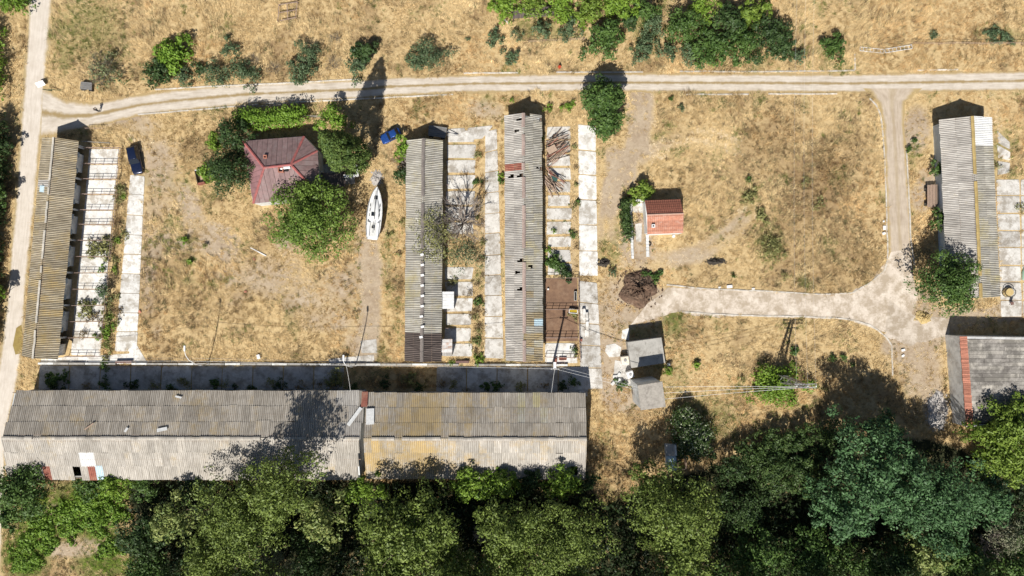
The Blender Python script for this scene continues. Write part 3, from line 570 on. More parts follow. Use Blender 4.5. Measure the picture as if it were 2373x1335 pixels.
for (px, py, lx, ly, rz, S, m, nm, lb) in [(822,965,3.2,.55,R(56),LB1,M_SHEET_WH,'loose_ridge_strip','white strip lying askew on the barn roof by the gap'), (845,925,.95,2.3,0,LB2,M_RUST,'roof_patch','red metal patch over the gap between the two long barns'),
        (414,920,1.0,.28,R(-14),LB1,M_SHEET_WH,'loose_sheet_piece','small white sheet piece near the lane edge of the barn roof'), (376,995,1.5,.5,R(12),LB1,M_SHEET_WH,'loose_sheet_piece','broken white sheet piece resting by the long barn ridge'), (293,996,.35,.7,R(-30),LB1,M_SHEET_WH,'loose_sheet_piece','tiny white shard on the long barn roof'), (207,988,1.5,.2,R(40),LB1,M_WOODP,'loose_batten','thin wooden batten lying across the long barn roof'),
        (858,965,1.2,2.4,R(3),LB2,M_SHEET_WH,'patch_sheet','pale corrugated replacement sheet beside the barn gap')]:
    p = on_roof(S, px, py, 1); q = S.loc(px, py, p.z); s = 1 if q.y > 0 else -1; b = MB()
    n = 6; b.box((0, 0, 0), (lx, ly, .05)); o = b.build(nm, m); o.location = p + Vector((0, 0, .08)); tl = math.atan2(S.zr - S.ze, S.W / 2) * s
    o.rotation_euler = (Matrix.Rotation(-tl, 4, 'X') @ Matrix.Rotation(rz, 4, 'Z')).to_euler(); tag(o, lb, 'roof sheet')

# ---------------------------------------------------------------- farmhouse with hipped plank roof
def clip(poly, pt, nrm):
    out = []; n = len(poly)
    for i in range(n):
        a, b = poly[i], poly[(i + 1) % n]; da, db = (a - pt).dot(nrm), (b - pt).dot(nrm)
        if da >= 0: out.append(a)
        if (da >= 0) != (db >= 0): out.append(a + (b - a) * (da / (da - db)))
    return out
ZE, ZR = 3.3, 5.3
hc = P(650, 395); HOUSE = thing('farmhouse', 'farmhouse with faded maroon hipped roof and red ridge strips', 'house', hc)
eave = [P(563,327,ZE), P(705,316,ZE), P(736,350,ZE), P(742,455,ZE), P(640,468,ZE), P(587,472,ZE), P(581,424,ZE), P(571,422,ZE)]
r1, r2 = P(612,389,ZR), P(674,382,ZR)
M_ROOFP = simple('maroon_roof_sheet', (.265, .175, .17), (.165, .11, .108), 1.4, .75, rnd=.25, stain=(.26, .2, .195)); M_REDS = simple('red_ridge_metal', (.44, .13, .12), (.26, .10, .095), 2.5, .75, stain=(.25, .15, .14))
M_ROOFR = simple('rosy_roof_sheet', (.30, .16, .165), (.21, .115, .12), 1.2, .7, rnd=.2)
E = [p - hc for p in eave]; q1, q2 = r1 - hc, r2 - hc
faces = [([E[0], E[1], q2, q1], M_ROOFP), ([E[1], E[2], q2], M_ROOFP), ([E[2], E[3], q2], M_ROOFP), ([E[3], E[5], q1, q2], M_ROOFP), ([E[5], E[0], q1], M_ROOFR)]
for poly, m in faces:
    e = poly[1] - poly[0]; ed = e.normalized(); nrm = (poly[1] - poly[0]).cross(poly[2] - poly[0]).normalized()
    if nrm.z < 0: nrm = -nrm
    us = [(p - poly[0]).dot(ed) for p in poly]; u = min(us); k = 0
    while u < max(us):
        w = .78; pc = clip(clip(poly, poly[0] + ed * u, ed), poly[0] + ed * (u + w - .035), -ed); u += w; k += 1
        if len(pc) < 3: continue
        lift = nrm * (.02 * (k % 2) + random.uniform(0, .02)); MB().slab3([p + lift for p in pc], .06).build('roof_panel', m, HOUSE)
def strip_between(a, b, w, mat, nm, lift=.1):
    d = (b - a).normalized(); s = d.cross(Vector((0, 0, 1))).normalized() * w / 2; up = Vector((0, 0, lift))
    b_ = MB(); v = [a - s, a + Vector((0, 0, .09)), a + s, b - s, b + Vector((0, 0, .09)), b + s]; b_.add([p + up for p in v], [(0, 1, 4, 3), (1, 2, 5, 4), (0, 3, 5, 2), (0, 2, 1), (3, 4, 5)]); return b_.build(nm, mat, HOUSE)
for a, b in ((E[0], q1), (E[1], q2), (E[2], q2), (E[3], q2), (E[5], q1), (q1, q2)): strip_between(a, b, .36, M_REDS, 'ridge_strip')
strip_between(q1 + (q2 - q1) * .62 + Vector((0, -.35, -.08)), q2 + Vector((-.1, -.35, -.08)), .45, M_WHITE, 'white_ridge_sheet', .16)
inner = [Vector((p.x, p.y, 0)) * .955 for p in (E[0], E[1], E[2], E[3], E[5])]
for i in range(5):
    a, b = inner[i], inner[(i + 1) % 5]; d = (b - a); n = Vector((-d.y, d.x, 0)).normalized() * .25
    MB().prism([(p.x, p.y) for p in (a, b, b + n, a + n)], 0, ZE - .12).build('wall', M_WALL, HOUSE)
fillw(HARD, [p + hc for p in inner])
for f, nm in ((.25, 'window'), (.7, 'window')):
    a, b = inner[2], inner[3]; p = a + (b - a) * f; d = (b - a).normalized(); wo = MB().box((0, 0, 1.6), (1.1, .08, 1.2)).build('window', M_WHITE, HOUSE, p + Vector((.05, 0, 0)), math.atan2(d.y, d.x))
    MB().box((0, -.05, 1.6), (.9, .04, 1.0)).build('pane', M_GLASS, wo)
def brick_ring(nm, parent, c, w, d, z0, z1, mat=M_BRICK):
    root = put(nm, None, parent, c); t = .13; z = z0; k = 0
    while z < z1:
        for sx, sy, lx, ly in ((0, d / 2, w + t, t), (0, -d / 2, w + t, t), (w / 2, 0, t, d - t), (-w / 2, 0, t, d - t)):
            n = max(1, round(max(lx, ly) / .26))
            for i in range(n):
                f = (i + .5) / n - .5; b = (sx + (f * lx if lx > ly else 0), sy + (f * ly if ly >= lx else 0), z + .06)
                MB().box(b, ((lx / n - .012) if lx > ly else lx - .01, (ly / n - .012) if ly >= lx else ly - .01, .105)).build('brick', mat, root)
        z += .12; k += 1
    return root
brick_ring('chimney', HOUSE, P(653,395,4.9) - hc, .7, .62, 0, .5); 
brick_ring('chimney', HOUSE, P(616,364,4.5) - hc, .42, .42, 0, .25)
MB().box((0, 0, 0), (.5, .45, .1)).build('roof_hatch', M_BLACK, HOUSE, P(664,394,5.2) - hc)
# annex and porch east of the farmhouse
ac = P(785, 402); AN = thing('porch_annex', 'low dark roofed annex with white edging beside the farmhouse', 'annex', ac)
def lp(px, py, z, c): return P(px, py, z) - c
def plate(nm, pts, z, th, mat, root, c): 
    w = [lp(*q, z, c) for q in pts]; return MB().prism([(p.x, p.y) for p in w], z - th, z).build(nm, mat, root)
plate('roof', [(790,385),(825,384),(827,404),(792,406)], 2.5, .12, simple('dark_brown_felt', (.09, .065, .055), (.06, .045, .04), 2, .9), AN, ac)
plate('roof', [(744,400),(790,400),(800,410),(800,432),(746,434)], 2.3, .1, M_SHEET_D, AN, ac)
for pts in ([(825,382),(829,382),(831,408),(827,408)], [(796,405),(828,403),(828,409),(798,412)]): plate('parapet', pts, 2.7, .35, M_WHITE, AN, ac)
for px, py in ((792,388),(824,387),(826,403),(795,404),(748,430),(796,429)): MB().box(lp(px, py, 0, ac) + Vector((0, 0, 1.1)), (.2, .2, 2.2)).build('post', M_WALLC, AN)
for k in range(5): plate('step', [(790+k*3,412+k*3),(822,410+k*3),(822,414+k*3),(790+k*3,416+k*3)], .75 - k * .15, .15, M_SLABD, AN, ac)
plate('wall', [(744,396),(747,396),(748,434),(745,434)], 2.2, 2.2, M_WALL, AN, ac)
for a in ([(742,382),(798,378),(800,400),(744,402)],): sheet('porch_floor', a, .035, M_SLABD)

# ---------------------------------------------------------------- small red tiled house
tc = P(1540, 505); T = thing('tiled_cottage', 'small cottage with two-tone red tiled roof and a stub chimney', 'cottage', tc)
ze, zr = 2.5, 3.7; nw, ne, sw_, se, rw, re = (P(*q) - tc for q in ((1494,465,ze),(1577,462,ze),(1500,543,ze),(1583,540,ze),(1499,498,zr),(1584,495,zr)))
def courses(a, b, c, d, n, mat, bumpn=18):
    """tile courses from eave (a,b) up to ridge (d,c)"""
    for i in range(n):
        t0, t1 = i / n, (i + 1.25) / n; p0, p1 = a.lerp(d, t0), b.lerp(c, t0); u0, u1 = a.lerp(d, min(1, t1)), b.lerp(c, min(1, t1)); vs = []; m = bumpn * 2
        for k in range(m + 1):
            h = .08 * abs(math.sin(k * math.pi / 2)) + random.uniform(0, .012); vs += [p0.lerp(p1, k / m) + Vector((0, 0, h + .09)), u0.lerp(u1, k / m) + Vector((0, 0, h + .01)), p0.lerp(p1, k / m) + Vector((0, 0, h + .02))]
        fs = []
        for k in range(m): q = k * 3; fs += [(q, q + 3, q + 4, q + 1), (q, q + 2, q + 5, q + 3)]
        MB().add(vs, fs).build('tile_course', mat, T)
courses(nw, ne, re, rw, 6, M_TILE); courses(sw_, se, re, rw, 9, M_TILEP)  # darker red on the north slope, pink on the south
cap = MB(); cap.tube([rw + Vector((0, 0, .08)), re + Vector((0, 0, .08))], .13, 8); cap.build('ridge_cap', simple('mortar_ridge', (.55, .36, .28), (.42, .26, .2), 5, .9), T)
ins = lambda p, k=.93: Vector((p.x * k, p.y * k, p.z))
for a, b in ((nw, ne), (ne, se), (se, sw_), (sw_, nw)):
    a_, b_ = ins(a), ins(b); d = b_ - a_; n = Vector((-d.y, d.x, 0)).normalized() * .2; MB().prism([(p.x, p.y) for p in (a_, b_, b_ + n, a_ + n)], 0, ze - .05).build('wall', M_WHITE, T)
for a, b, c in ((nw, sw_, rw), (ne, se, re)):
    a_, b_, c_ = ins(a), ins(b), ins(c); MB().add([a_, b_, c_, a_ * .97, b_ * .97, c_ * .97], [(0, 1, 2), (5, 4, 3), (0, 1, 4, 3), (1, 2, 5, 4), (2, 0, 3, 5)]).build('gable', M_WHITE, T)
brick_ring('chimney', T, P(1513, 524, 3.2) - tc, .38, .38, -.1, .5, M_WHITE)
fillp(HARD, [(1498,468),(1577,466),(1580,535),(1500,538)])
# walled yard west of the cottage
yc = P(1478, 520); Y = thing('walled_yard', 'narrow ruined yard with crumbling white walls beside the tiled cottage', 'yard', yc)
for pts, h in (([(1456,467),(1461,467),(1464,545),(1459,545)], 1.2), ([(1456,464),(1497,464),(1497,469),(1456,469)], 1.1), ([(1494,470),(1499,470),(1502,532),(1497,532)], 1.5), ([(1460,548),(1466,548),(1468,600),(1463,600)], .45), ([(1496,545),(1502,545),(1504,596),(1497,596)], .4)):
    w = [P(*q) - yc for q in pts]; n = 7
    for i in range(n):
        q = [w[0].lerp(w[3], i / n), w[1].lerp(w[2], i / n), w[1].lerp(w[2], (i + 1) / n - .01), w[0].lerp(w[3], (i + 1) / n - .01)] if h != 1.1 else [w[0].lerp(w[1], i / n), w[0].lerp(w[1], (i + 1) / n - .01), w[3].lerp(w[2], (i + 1) / n - .01), w[3].lerp(w[2], i / n)]
        MB().prism([(p.x, p.y) for p in q], 0, h * random.uniform(.75, 1.05)).build('wall_block', M_WALL, Y)
sheet('yard_floor', [(1462,470),(1494,470),(1494,494),(1465,492)], .04, M_SLAB); sheet('yard_floor', [(1472,520),(1488,515),(1486,560),(1474,560)], .04, M_SLABD)
for p0, p1 in (((1474,492),(1486,518)), ((1478,488),(1490,512)), ((1482,500),(1494,528))): 
    a, b = P(*p0, .12), P(*p1, .10); c = (a + b) / 2; tag(MB().bar(a - c, b - c, .12, .06).build('loose_plank', M_WOODP, None, c), 'loose plank lying in the walled yard by the cottage', 'plank', 'planks in the walled yard')
tag(MB().cyl((0, 0, 0), .22, .5).build('stone_post', M_WHITE, None, P(1560, 548)), 'short white stone post in front of the tiled cottage', 'post')

# ---------------------------------------------------------------- concrete huts, tanks, south-east building
def flat_hut(nm, label, pts, h, roofm, wallm, door=None):
    tp = [P(*q, h) for q in pts]; c = sum(tp, Vector()) / 4; c.z = 0; rt = thing(nm, label, 'hut', c); v = [Vector((p.x - c.x, p.y - c.y, 0)) for p in tp]
    MB().prism([(p.x, p.y) for p in v], h - .2, h).build('roof_slab', roofm, rt, bevel=.03); k = .94
    for i in range(4):
        a, b = v[i] * k, v[(i + 1) % 4] * k; d = b - a; n = Vector((-d.y, d.x, 0)).normalized() * -.2
        if n.dot(a + b) > 0: n = -n
        MB().prism([(p.x, p.y) for p in (a, b, b + n, a + n)], 0, h - .2).build('wall', wallm, rt)
    a, b = v[3] * k, v[0] * k; m = (a + b) / 2; d = (b - a).normalized(); MB().box((0, 0, 1.0), (.9, .08, 2.0)).build('door', door or M_STEEL, rt, m * 1.005, math.atan2(d.y, d.x))
    fillw(HARD, [p for p in tp]); return rt
M_HROOF = concrete_mat('hut_roof_concrete', (.50, .48, .44), (.36, .345, .315), (.24, .22, .19), .7, .7)
flat_hut('pump_hut', 'low flat-roofed concrete hut with pale patched slab roof', [(1454,793),(1533,782),(1542,841),(1463,853)], 3.0, M_HROOF, M_WALLC)
flat_hut('transformer_tower', 'tall square transformer tower with flat grey roof, wires leaving eastward', [(1478,893),(1535,884),(1543,943),(1485,951)], 7.5, simple('bitumen_grey', (.36, .33, .29), (.26, .24, .21), 3, .9, stain=(.2, .18, .16)), M_WALL)
def tank(label, px, py, s, h, rz, m=M_WHITE):
    r = thing('water_tank', label, 'tank', P(px, py), rz); MB().box((0, 0, h / 2 + .1), (s, s, h)).build('tank_body', m, r, bevel=.12); MB().cyl((0, 0, h + .1), s * .2, .08, 14).build('cap', M_STEEL, r)
    for a in (-1, 1): MB().box((a * s * .35, 0, .05), (.12, s, .1)).build('skid', M_DARKWOOD, r)
tank('cream square water tank with streaked lid beside the concrete hut', 1446, 833, 1.25, 1.15, R(8), simple('cream_plastic', (.76, .72, .64), (.66, .55, .42), 2.5, .6, rnd=.02)); tank('bright white cube tank between the hut and the transformer tower', 1458, 866, 1.1, 1.1, R(18))
# south-east building: leaning-looking white west wall, red coping, mossy flat roof
hz = 3.6; bx = P(2190, 776); SE = thing('flat_roofed_building', 'large building with mossy flat roof, white west wall and red tile coping', 'building', bx)
x1, y1 = 22.0, -14.0
wq = [(0, 0), (x1, -.35), (x1 - .5, y1), (1.1, y1)]
for i in range(4):
    a, b = Vector((*wq[i], 0)), Vector((*wq[(i + 1) % 4], 0)); d = b - a; n = Vector((d.y, -d.x, 0)).normalized() * .35
    MB().prism([(p.x, p.y) for p in (a, b, b + n, a + n)], 0, hz - (.02 * i)).build('wall', simple('rough_whitewash', (.60, .60, .59), (.42, .42, .41), 1.5, .9, stain=(.33, .31, .29), rnd=.1), SE)
M_MOSS = concrete_mat('mossy_roof_board', (.42, .395, .355), (.22, .20, .185), (.115, .105, .095), 1.3, .3); M_MOSSP = concrete_mat('pale_roof_board', (.50, .465, .41), (.28, .26, .235), (.14, .13, .115), 1.2, .3)
nrow = 22
for i in range(nrow):
    ya, yb = -.5 - (13.0) * i / nrow, -.5 - 13.0 * (i + 1) / nrow; x = .5 + .075 * abs(ya); 
    while x < x1 - .5:
        wd_ = random.uniform(2.2, 4.2); MB().span(x, min(x + wd_, x1 - .45) - .03, yb + .03, ya, hz - .42, hz - .27 + random.uniform(0, .05)).build('roof_board', random.choice([M_MOSS, M_MOSS, M_MOSSP]), SE); x += wd_
nt = 46
for i in range(nt):
    y = -13.9 * (i + .5) / nt; MB().box((.55 + .075 * abs(y) + random.uniform(-.03, .03), y, hz + .03 + random.uniform(0, .03)), (1.15, 13.9 / nt - .035, .08), random.gauss(0, .02)).build('coping_tile', M_BRICK, SE)
fillw(HARD, [bx + Vector((*q, 0)) for q in wq])
# low boundary wall north of the lane
lw = P(700, 842); LW = thing('low_wall', 'long low pale wall along the lane north of the long barns', 'wall', lw)
for i in range(34):
    a, b = P(92 + 36 * i, 842 + .1 * i) - lw, P(92 + 36 * (i + 1) - 1.2, 842 + .1 * (i + 1)) - lw
    if i in (5, 27): continue
    MB().bar(a + Vector((0, 0, .22)), b + Vector((0, 0, .22)), .3, .44 + random.uniform(-.06, .06)).build('wall_block', M_WALLC if i % 3 else M_WALL, LW)
# lean-to roofs on the shed's yard side
def leanto(label, px0, px1, py0, py1, z0, z1, mat, n=4):
    c = P((px0 + px1) / 2, (py0 + py1) / 2); r = thing('lean_to', label, 'lean-to', c); a, b = P(px0, py0, z0) - c, P(px1, py0, z1) - c; d_, e = P(px0, py1, z0) - c, P(px1, py1, z1) - c
    for i in range(n):
        q = [a.lerp(d_, i / n), b.lerp(e, i / n), b.lerp(e, (i + .96) / n), a.lerp(d_, (i + .96) / n)]; MB().slab3([p + Vector((0, 0, .03 * (i % 2) + .02)) for p in q], .05).build('roof_sheet', mat if random.random() < .75 else random.choice([mat, M_SHEET_G]), r)
    for p in (b, e): MB().bar((p.x - .1, p.y + (.15 if p == e else -.15), 0), (p.x - .1, p.y + (.15 if p == e else -.15), z1 - .08), .1, .1).build('post', M_WOOD, r)
    MB().prism([(q.x, q.y) for q in (lp_ + Vector((-.3, 0, 0)) for lp_ in (b, e, e + Vector((.1, 0, 0)), b + Vector((.1, 0, 0))))], 0, z1 - .15).build('wall', M_WALL, r)
leanto('white corrugated lean-to roof against the grey shed', 1022, 1052, 676, 716, 2.6, 2.2, M_SHEET_WH, 6); leanto('rusty streaked white lean-to at the dark end of the shed', 1020, 1048, 786, 825, 2.6, 2.2, simple('rust_streaked_white', (.66, .65, .63), (.5, .47, .44), 2, .7, stain=(.42, .22, .13)), 5)
# small white shed under the trees
sc = P(1560, 1060); SS = thing('garden_shed', 'small pale shed with open dark bin in front of the large-leaved shrub', 'shed', sc)
plate('roof', [(1541,1028),(1565,1029),(1566,1056),(1543,1056)], 2.0, .1, M_SHEET_G, SS, sc); plate('roof', [(1543,1057),(1567,1058),(1568,1092),(1548,1090)], 1.9, .1, M_SHEET_BL, SS, sc); plate('ridge_board', [(1563,1028),(1567,1028),(1569,1056),(1564,1056)], 2.08, .07, M_WHITE, SS, sc)
for px, py in ((1544,1032),(1563,1032),(1546,1086),(1564,1088)): MB().box(lp(px, py, 0, sc) + Vector((0, 0, .95)), (.12, .12, 1.9)).build('post', M_WOOD, SS)
plate('wall', [(1545,1034),(1563,1034),(1563,1086),(1547,1086)], 1.75, 1.75, M_WALL, SS, sc)
for a, b in (((1568,1060),(1588,1062)), ((1588,1062),(1588,1086)), ((1588,1086),(1570,1086)), ((1568,1060),(1570,1086))): MB().bar(lp(*a, .5, sc), lp(*b, .5, sc), .12, 1.0).build('bin_side', M_WOODP, SS)
# ---------------------------------------------------------------- trees and shrubs
KINDS = {  # leaf colours (low, high), leaf size, leaves per m2 of crown, cluster size
 'olive':  ((.075,.115,.024), (.225,.295,.062), .34, 62, .20), 'mid': ((.038,.082,.02), (.115,.195,.042), .34, 62, .22), 'bright': ((0.090,0.173,0.017), (0.225,0.338,0.043), .32, 66, .26),
 'dark':   ((.022,.05,.016), (.075,.125,.036), .32, 64, .22), 'blue': ((.04,.09,.038), (.115,.225,.082), .36, 66, .19), 'grey': ((0.128,0.143,0.080), (0.285,0.292,0.189), .26, 40, .26),
 'sage':   ((.05,.085,.038), (.15,.215,.105), .24, 60, .30), 'yellow': ((.085,.15,.018), (.225,.31,.05), .34, 64, .22), 'ivy': ((.024,.055,.016), (.10,.155,.04), .30, 80, .20),
 'willow': ((.068,.12,.018), (.205,.31,.055), .30, 66, .20), 'thin': ((0.135,0.165,0.072), (0.270,0.300,0.145), .28, 26, .3), 'clover': ((.10,.20,.018), (.215,.335,.045), .3, 70, .25), 'pale': ((0.105,0.180,0.043), (0.315,0.340,0.109), .34, 50, .2), 'weed': ((0.150,0.165,0.051), (0.340,0.330,0.131), .26, 44, .3), 'redweed': ((0.210,0.128,0.072), (0.340,0.285,0.145), .22, 38, .3)}
def leaves_np(C, RC, n, size, clo, chi, zsq=1.0, flat=.35):
    """n leaves spread over clusters C (m,3) with radii RC"""
    k = RNG.choice(len(C), n, p=RC ** 2 / (RC ** 2).sum()); d = RNG.normal(size=(n, 3)); d /= np.linalg.norm(d, axis=1)[:, None]; d[:, 2] = np.where(d[:, 2] < -.3, -d[:, 2] * .6, d[:, 2])
    u = RNG.uniform(.45, 1.08, n) ** .6; p = C[k] + d * (RC[k] * u)[:, None] * np.array([1, 1, zsq])
    nr = d * 1.0 + RNG.normal(size=(n, 3)) * .33 + np.array([0, 0, flat * .5]); nr /= np.linalg.norm(nr, axis=1)[:, None]
    t = np.cross(nr, RNG.normal(size=(n, 3))); t /= np.linalg.norm(t, axis=1)[:, None] + 1e-9; b = np.cross(nr, t); s = size * RNG.uniform(.55, 1.35, n)[:, None]
    V = np.stack([p - t * s * .6, p - b * s * .30 + nr * s * .1, p + t * s * .6, p + b * s * .30 + nr * s * .1], 1).reshape(-1, 3); F = np.arange(n * 4).reshape(-1, 4)
    ck = RNG.uniform(0, 1, len(C))[k] * .55 + RNG.uniform(0, 1, n) * .45; c = np.array(clo) + (np.array(chi) - np.array(clo)) * ck[:, None]; return V, F, np.repeat(c, 4, 0)
def trunk_mesh(h, r, crown_r, zlow, bare=False):
    b = MB(); lean = Vector((random.uniform(-.03, .03) * h, random.uniform(-.03, .03) * h, 0)); top = Vector((0, 0, h * .72)) + lean
    b.tube([(0, 0, -.1), Vector((0, 0, h * .25)) + lean * .3, Vector((0, 0, h * .5)) + lean * .7, top], [r * 1.25, r, r * .7, r * .3], 7)
    for i in range(6):
        a = i * 1.05 + random.uniform(-.3, .3); s = Vector((0, 0, zlow + (h * .6 - zlow) * i / 6)) + lean * .5; e = Vector((math.cos(a) * crown_r * .62, math.sin(a) * crown_r * .62, min(h * .85, s.z + crown_r * random.uniform(.25, .6))))
        b.tube([s, s.lerp(e, .5) + Vector((0, 0, .1 * crown_r)), e], [r * .45, r * .3, r * .1], 5)
    return b
def tree(name, label, px, py, rpx, h, kind, group=None, ax=1.0, ay=1.0, cat='tree', low=.25, dens=1.0, spots=None, rot=0.0, size=1.0, full=1.0):
    clo, chi, ls, lpm, cs = KINDS[kind]; zm = h * (1 + low) / 2 + h * .05; base = P(px, py, zm); r = rpx / PPM * (1 - zm / CAM_H) * (1.14 if h < 3.3 else 1.06 if h < 10 else .97); z = base.z; base.z = 0
    rt = thing(name, label, cat, base, 0, group); zl = h * low; hz = (h - zl) / 2
    mb = int(np.clip((5 + r * r * .75) * full, 6, 48)); th = RNG.uniform(0, 6.283) + np.arange(mb) * 2.39996 + RNG.normal(0, .25, mb); rr = np.sqrt((np.arange(mb) + .35) / mb) * RNG.uniform(.88, 1.08, mb); lump = 1 + (.16 * np.sin(th * 3 + RNG.uniform(0, 6)) + .10 * np.sin(th * 5 + RNG.uniform(0, 6))) / full
    rb = np.clip(r * RNG.uniform(.26, .46, mb) + .05, .12, 2.7); q = np.maximum(0, r * rr * lump - rb * .6)
    dome = np.sqrt(np.clip(1 - (rr * .9) ** 2, 0, 1)); zb = zl + hz * .45 + hz * 1.45 * dome * RNG.uniform(.5, 1.0, mb) - rb * .5
    ks = 9; d = RNG.normal(size=(mb, ks, 3)); d /= np.linalg.norm(d, axis=2)[..., None]; d[..., 2] = np.abs(d[..., 2]) * 1.1 - .25
    C = (np.stack([q * np.cos(th), q * np.sin(th), zb], 1)[:, None] + d * rb[:, None, None] * .72).reshape(-1, 3); rcl = (np.repeat(rb, ks) * RNG.uniform(.3, .52, mb * ks)).clip(.1, 1.05)
    X, Yq = C[:, 0] * ax, C[:, 1] * ay; ca, sa = math.cos(rot), math.sin(rot); C = np.c_[X * ca - Yq * sa, X * sa + Yq * ca, np.maximum(C[:, 2], .12)]
    n = int(np.clip(lpm * dens * full ** .7 * r * r * 3.14 * ax * ay / (size * size), 70, 17000)); V, F, c = leaves_np(C, rcl, n, ls * size * (1 if r > 1.5 else .75) * RNG.uniform(.85, 1.2), clo, chi)
    V[:, 2] = np.maximum(V[:, 2], .02)
    if spots is not None:
        k = np.repeat(RNG.random(n) < .16, 4); c[k] = spots
    put('crown', npmesh('crown', V, F, M_LEAF, c), rt); trunk_mesh(h, max(.04, min(.4, h * .022)), r * min(ax, ay), max(.1, zl)).build('trunk', M_BARK, rt, smooth=True); return rt
def bare_tree(label, px, py, rpx, h, name='dead_tree', group=None, mat=None, n0=9, depth=3):
    zm = h * .6; base = P(px, py, zm); base.z = 0; r = rpx / PPM; rt = thing(name, label, 'tree', base, 0, group); b = MB(); tw = MB()
    def grow(p, d, l, rad, lev, tgt):
        e = p + d * l; mid = p.lerp(e, .5) + Vector((random.gauss(0, .06), random.gauss(0, .06), random.gauss(0, .05))) * l
        tgt.tube([p, mid, e], [rad, rad * .75, rad * .45], 5 if lev else 7, False)
        if lev >= depth: return
        for _ in range(random.randint(3, 4)):
            f = random.uniform(.4, 1); dd = (d + Vector((random.gauss(0, .55), random.gauss(0, .55), random.gauss(.05, .35)))).normalized(); grow(p.lerp(e, f), dd, l * random.uniform(.5, .75), rad * .58, lev + 1, tw)
    b.tube([(0, 0, -.1), (0, 0, h * .25)], [h * .03, h * .022], 8)
    for i in range(n0):
        a = i * 6.283 / n0 + random.uniform(-.3, .3); grow(Vector((0, 0, h * random.uniform(.12, .3))), Vector((math.cos(a), math.sin(a), random.uniform(.5, 1.4))).normalized(), r * random.uniform(.45, .7), h * .016, 0, b)
    b.build('trunk', mat or M_TWIG, rt); tw.build('branches', mat or M_TWIG, rt); return rt
WOOD = 'trees of the wood south of the long barns'
def where(px, table):
    return next(t for x, t in table if px < x)
WT = [(150, 'the west end of the long barns'), (300, 'the loose red and white roof sheets'), (480, 'the middle of the west long barn'), (720, 'the tree shadow on the west barn'), (900, 'the gap between the long barns'), (1130, 'the ochre roof slope'), (1400, 'the east gable of the long barns'), (1580, 'the garden shed'), (1720, 'the dome shrub'), (1900, 'the lattice pylon field'), (2120, 'the curve of the yard kerb'), (2260, 'the rubble heap'), (9999, 'the mossy flat roof')]
def wood(px, py, r, h, kind, **k):
    lab = {'olive': 'olive green tree', 'mid': 'mid green tree', 'dark': 'dark shaded tree', 'blue': 'blue-green feathery tree', 'pale': 'pale-tipped tree', 'grey': 'grey leafed tree', 'bright': 'bright green tree', 'yellow': 'yellow-green spreading tree', 'ivy': 'dark ivy-leafed bush'}[kind]
    rank = 'front rank' if py < (1150 if px < 1700 else 1070) else 'second rank' if py < 1235 else 'deepest rank'
    tree('broadleaf_tree', '%s, %s of the wood behind %s' % (lab, rank, where(px, WT)), px, py, r, h, kind, WOOD + ', ' + kind, **k)
for a in [(45,1135,72,8,'mid'),(20,1195,40,5,'mid'),(395,1205,66,11,'pale'),(560,1205,132,16,'olive'),(640,1130,98,20,'olive'),(480,1300,80,12,'olive'),(640,1318,62,9,'grey'),(742,1205,72,11,'pale'),(725,1300,62,8,'dark'),(330,1255,62,8,'dark'),(335,1328,60,7,'mid'),
          (850,1135,52,7,'bright'),(945,1246,132,15,'olive'),(900,1315,85,12,'olive'),(1040,1310,80,12,'olive'),(1092,1112,52,8,'bright'),(1163,1116,46,8,'bright'),(1305,1117,52,8,'bright'),(1180,1232,90,14,'olive'),(1300,1262,128,15,'olive'),(1180,1325,80,12,'olive'),(1230,1110,36,6,'dark'),
          (1572,1185,120,14,'olive'),(1590,1290,85,12,'olive'),(1500,1120,48,8,'olive'),(1720,1185,62,7,'dark'),(1700,1090,48,5,'dark'),(1760,1305,92,10,'mid'),(1885,1300,75,9,'mid'),
          (2030,1105,140,15,'blue'),(2175,1165,130,14,'blue'),(1945,1190,75,12,'blue'),(2045,1010,55,10,'blue'),(2300,1165,58,9,'blue'),(2075,1305,66,9,'dark'),(2145,1305,70,10,'pale'),(2235,1300,62,9,'mid'),(2330,1250,58,8,'grey'),(2350,1318,62,8,'mid'),(1985,1318,60,8,'mid'),
          (2322,1005,74,8,'yellow'),(2310,1065,62,7.5,'yellow'),(2378,1010,72,8,'yellow'),(2370,1085,54,7,'yellow'),(2368,940,36,6,'yellow'),
          (450,1112,46,5,'dark'),(330,1120,44,4.5,'mid'),(265,1116,50,5.5,'bright'),(205,1120,44,5,'mid'),(1360,1120,28,6,'dark'),
          (400,1410,90,13,'dark'),(560,1410,110,17,'olive'),(740,1400,90,15,'dark'),(880,1410,110,17,'olive'),(1090,1410,110,17,'olive'),(1300,1405,110,17,'olive'),(1500,1400,100,16,'dark'),(1700,1405,100,15,'mid'),(1900,1405,95,15,'dark'),(2090,1405,95,15,'dark'),(2280,1405,95,14,'mid')]: wood(*a)  # last row: trees rooted out of view, added to shade the gaps
for a in [(1745,1055,48,4,'ivy'),(1800,1040,42,4,'ivy'),(1850,1025,45,4.2,'ivy'),(1915,1008,45,4.5,'ivy'),(1790,1100,60,5,'ivy'),(1860,1095,60,5.5,'ivy')]: wood(*a)
tree('large_leaved_shrub', 'dark dome shrub dotted with pale leaf tips behind the garden shed', 1604, 1012, 62, 3.8, 'ivy', ax=.82, ay=1.15, cat='shrub', spots=(.42,.45,.32), rot=.45, dens=1.6, low=.05, full=2)
